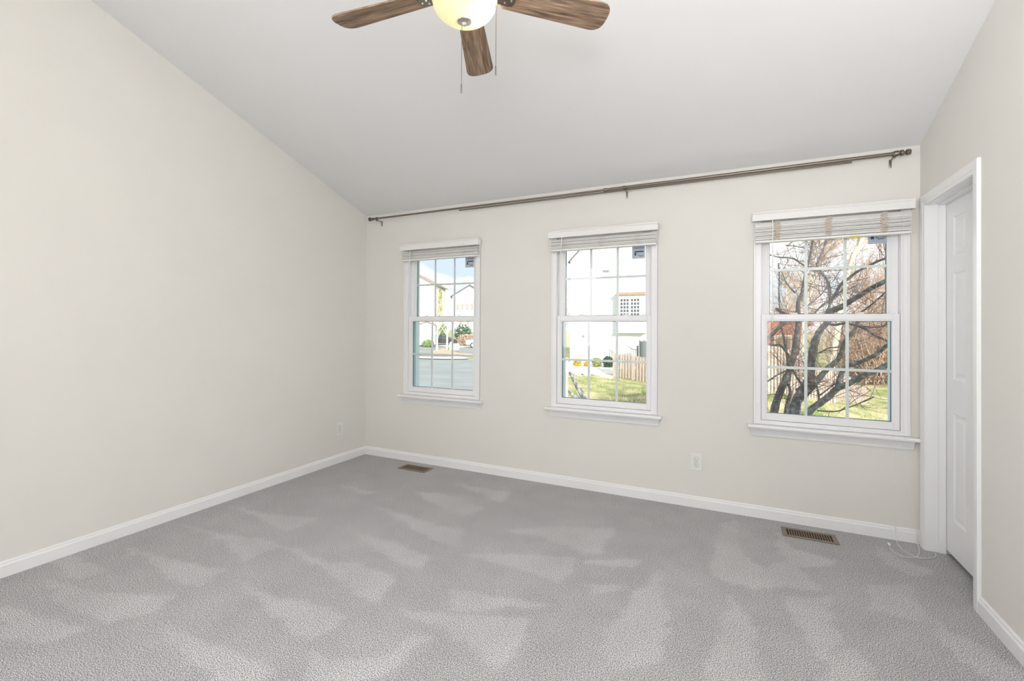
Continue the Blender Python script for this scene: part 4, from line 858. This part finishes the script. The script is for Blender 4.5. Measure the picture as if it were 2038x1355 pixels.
# trampoline behind the fence
tp = thing('trampoline', 'grey netted trampoline enclosure behind the right end of the picket fence', 'trampoline', (-4.9, 29.2, gz(-4.9, 29.2)))
shape('safety_net', 'netting', lambda bm: add_lathe(bm, [(.34, .85), (.36, 1.9), (.34, 1.9), (.32, .85)], 24), tp)
for a in range(4):
    shape('net_pole', 'bark_dark', lambda bm: add_tube(bm, [(.37*math.cos(a*1.57+.4), .37*math.sin(a*1.57+.4), 0), (.37*math.cos(a*1.57+.4), .37*math.sin(a*1.57+.4), 2.0)], .02, 6), tp)
shape('jumping_mat', 'netting', lambda bm: add_lathe(bm, [(0, .82), (.38, .82), (.38, .88), (0, .88)], 24), tp)
gt = thing('stair_railing', 'pale wooden stair railing behind the left end of the picket fence', 'railing', (-6.2, 30.0, gz(-6.2, 30)))
shape('handrail', 'fence', lambda bm: add_tube(bm, [(-.35, 0, 1.75), (.35, 0, 1.25), (.7, 0, 1.25)], .03, 6), gt)
shape('balusters', 'bark_white', lambda bm: [add_box(bm, -.35+k*.15-.02, -.35+k*.15+.02, -.02, .02, 0, 1.72-max(0, min(k, 4.6))*.107) for k in range(8)], gt)
shape('newel_post', 'netting', lambda bm: add_box(bm, .62, .72, -.05, .05, 0, 1.5), gt)

# ------------------------------------------------------------------ street scene (left window)
def small_house(label, cx, cy, zb, wd, dp, he, pkh, yaw, wall, wins, garage=False, roofm='shingle'):
    h = thing('town_house', label, 'house', (cx, cy, zb)); h.rotation_euler = (0, 0, yaw)
    shape('wall', wall, lambda bm: add_prism(bm, [(-wd/2, 0), (wd/2, 0), (wd/2, he), (0, he+pkh), (-wd/2, he)], 0, dp, 'y'), h)
    def rf(bm):
        e = .35; s = pkh/(wd/2)
        add_prism(bm, [(-wd/2-e, he-e*s), (0, he+pkh), (0, he+pkh+.2), (-wd/2-e, he-e*s+.2)], -.4, dp+.4, 'y'); add_prism(bm, [(wd/2+e, he-e*s), (wd/2+e, he-e*s+.2), (0, he+pkh+.2), (0, he+pkh)], -.4, dp+.4, 'y')
    shape('roof', roofm, rf, h)
    for x, z, a, b in wins:
        f = shape('window', 'white', lambda bm: add_box(bm, x-a/2-.08, x+a/2+.08, -.06, 0, z-.08, z+b+.08), h)
        shape('pane', 'brown', lambda bm: add_box(bm, x-a/2, x+a/2, -.08, -.05, z, z+b), f)
        sh = shape('shutter', 'redbrick', lambda bm: add_box(bm, x-a/2-.20, x-a/2-.1, -.06, 0, z, z+b), h)
    if garage: shape('garage_door', 'white', lambda bm: [add_box(bm, -1.3, 1.3, -.05, 0, .05+k*.55, .55+k*.55) for k in range(4)], h)
    return h
small_house('white gabled house at the left of the street view', -51.5, 65.3, -1.0, 9.2, 9, 9.7, 2.4, R(22), 'white', [(1.2, 4.5, .9, .5)], False, 'brown')
small_house('low white garage wing behind the green hedge', -40.6, 55.6, -1.3, 2.6, 3, 2.9, .5, R(34), 'white', [], True, 'twig_tan')
small_house('white house with rows of tall windows at the right of the street view', -44.2, 73.8, .2, 6.4, 8, 6.8, 2.0, R(30), 'white', [(-2.2, 4.2, .22, 1.2), (-1.3, 4.2, .22, 1.2), (-.4, 4.2, .22, 1.2), (.5, 4.2, .22, 1.2), (1.4, 4.2, .22, 1.2), (2.3, 4.2, .22, 1.2), (-1.6, 1.6, .3, 1.4), (-.3, 1.6, .3, 1.4), (1.0, 1.6, .3, 1.4)])
small_house('low red brick house behind the large bare tree', 3.1, 37.6, -1.3, 2.9, 2.6, 3.0, .7, 0, 'redbrick', [(0, 1.2, .9, .9)], False, 'redbrick')
cf = thing('conifer_tree', 'narrow yellow green conifer rising between the two white houses', 'tree', (-45.4, 66.0, gz(-45.4, 66.0)))
shape('trunk', 'bark_pale', lambda bm: add_tube(bm, [(0, 0, -.2), (0, 0, 8)], [.15, .04], 6), cf)
def cone(bm):
    for k in range(9): blobs(bm, (0, 0, 2.2+k*.74), (.70*(1-k/10.5), .70*(1-k/10.5), .55), 150, k, .20)
shape('foliage', 'conifer', cone, cf)
for x, y, rx_, rz_, mm, n_, lab in [(-38.6, 53.2, .9, .5, 'leaf_green', 700, 'clipped green hedge in front of the low garage'), (-44.1, 64.0, 1.6, 1.6, 'leaf_green', 900, 'broad pale green shrub behind the parked black car'),
                                 (-41.0, 66.4, 1.7, 1.5, 'evergreen', 800, 'dark evergreen shrub right of the parked black car'), (-37.2, 61.4, 1.7, .9, 'twig_tan', 900, 'low tan winter shrub behind the white truck')]:
    z = gz(x, y); s_ = thing('street_shrub', lab, 'shrub', (x, y, z)); shape('foliage', mm, lambda bm: blobs(bm, (0, 0, rz_*1.0), (rx_, rx_*.7, rz_), n_, int(-x), .17), s_)
for k, (x, y, lab) in enumerate([(-34.3, 49.2, 'young bare street tree with pale trunk, left of the pair'), (-34.5, 51.8, 'young bare street tree with pale trunk beside the white utility box')]):
    z = gz(x, y); t_ = thing('street_tree', lab, 'tree', (x, y, z)); r_ = random.Random(k+30)
    shape('trunk', 'bark_white', lambda bm: add_tube(bm, [(0, 0, -.1), (.02, 0, 1.2), (.05, 0, 2.6), (0, 0, 4.4)], [.15, .12, .09, .05], 8), t_, True)
    def f(bm):
        for q in range(12): grow(bm, r_, Vector((.04, 0, 1.6+q*.22)), Vector((r_.choice((-1, 1))*r_.uniform(.3, .8), r_.uniform(-.5, .5), 1)).normalized(), 1.9, .045, 0, 3, .45, 4, .15, (2, 3))
    shape('branches', 'bark_white', f, t_)
bx = thing('utility_box', 'white utility cabinet at the kerb between the street trees and the truck', 'utility box', (-33.55, 52.1, gz(-33.55, 52.1)))
shape('cabinet', 'white', lambda bm: add_box(bm, -.55, .55, -.4, .4, 0, .78, .04), bx); shape('lid', 'white', lambda bm: add_box(bm, -.58, .58, -.43, .43, .78, .86, .02), bx); shape('door_panel', 'concrete', lambda bm: add_box(bm, -.45, .45, -.42, -.40, .08, .7), bx)
def vehicle(name, label, loc, yaw, prof, wd, body, cabin, wheels, wr_):
    v = thing(name, label, 'car' if name == 'car' else 'truck', loc); v.rotation_euler = (0, 0, yaw)
    shape('body', body, lambda bm: add_prism(bm, prof, -wd/2, wd/2, 'y'), v)
    shape('side_glass', 'pane', lambda bm: add_prism(bm, cabin, -wd/2-.01, wd/2+.01, 'y'), v)
    for x in wheels:
        for s in (-1, 1):
            wl = shape('wheel', 'tyre', lambda bm: add_lathe(bm, [(0, -.11), (wr_, -.11), (wr_, .11), (0, .11)], 20, Matrix.Translation((x, s*wd/2*.95, wr_)) @ Matrix.Rotation(math.pi/2, 4, 'X')), v)
            shape('hubcap', 'hub', lambda bm: add_lathe(bm, [(0, .03), (wr_*.62, .02), (wr_*.66, 0)], 16, Matrix.Translation((x, s*(wd/2*.95+.11), wr_)) @ Matrix.Rotation(-s*math.pi/2, 4, 'X')), wl)
vehicle('car', 'black car parked behind the young street trees', (-41.2, 60.7, gz(-41.2, 60.7)+.02), R(30), [(-2.2, .3), (2.2, .3), (2.25, .8), (1.5, .92), (.7, 1.42), (-1.0, 1.45), (-1.9, .98), (-2.25, .9)], 1.75, 'carbody', [(-.95, .98), (1.2, .95), (.65, 1.34), (-.9, 1.36)], (-1.35, 1.35), .33)
vehicle('truck', 'white truck partly hidden by the right edge of the left window', (-31.6, 57.9, gz(-31.6, 57.9)+.02), R(28), [(-3.1, .45), (2.8, .45), (2.8, 1.9), (-1.2, 1.95), (-1.9, 1.15), (-3.1, 1.05)], 2.0, 'carwhite', [(-1.75, 1.15), (-.6, 1.15), (-.6, 1.75), (-1.2, 1.75)], (-2.1, 1.9), .38)
# distant tree line
for k, (x, y, h) in enumerate([(-80, 110, 9), (-70, 118, 8), (-60, 110, 10), (-50, 112, 8), (-20.8, 60, 10)]):
    z = gz(x, y); t_ = thing('distant_tree', 'bare tree far behind the houses', 'tree', (x, y, z), group='far bare trees behind the houses'); r_ = random.Random(k+90)
    shape('trunk', 'bark_pale', lambda bm: add_tube(bm, [(0, 0, -.3), (0, 0, h*.8)], [.22, .05], 5), t_)
    shape('branches', 'twig_tan', lambda bm: [grow(bm, r_, Vector((0, 0, h*r_.uniform(.2, .8))), Vector((r_.uniform(-1, 1), r_.uniform(-1, 1), .9)).normalized(), h*.3, .06, 0, 2, .6, 3, .1, (2, 4)) for _ in range(20)], t_)
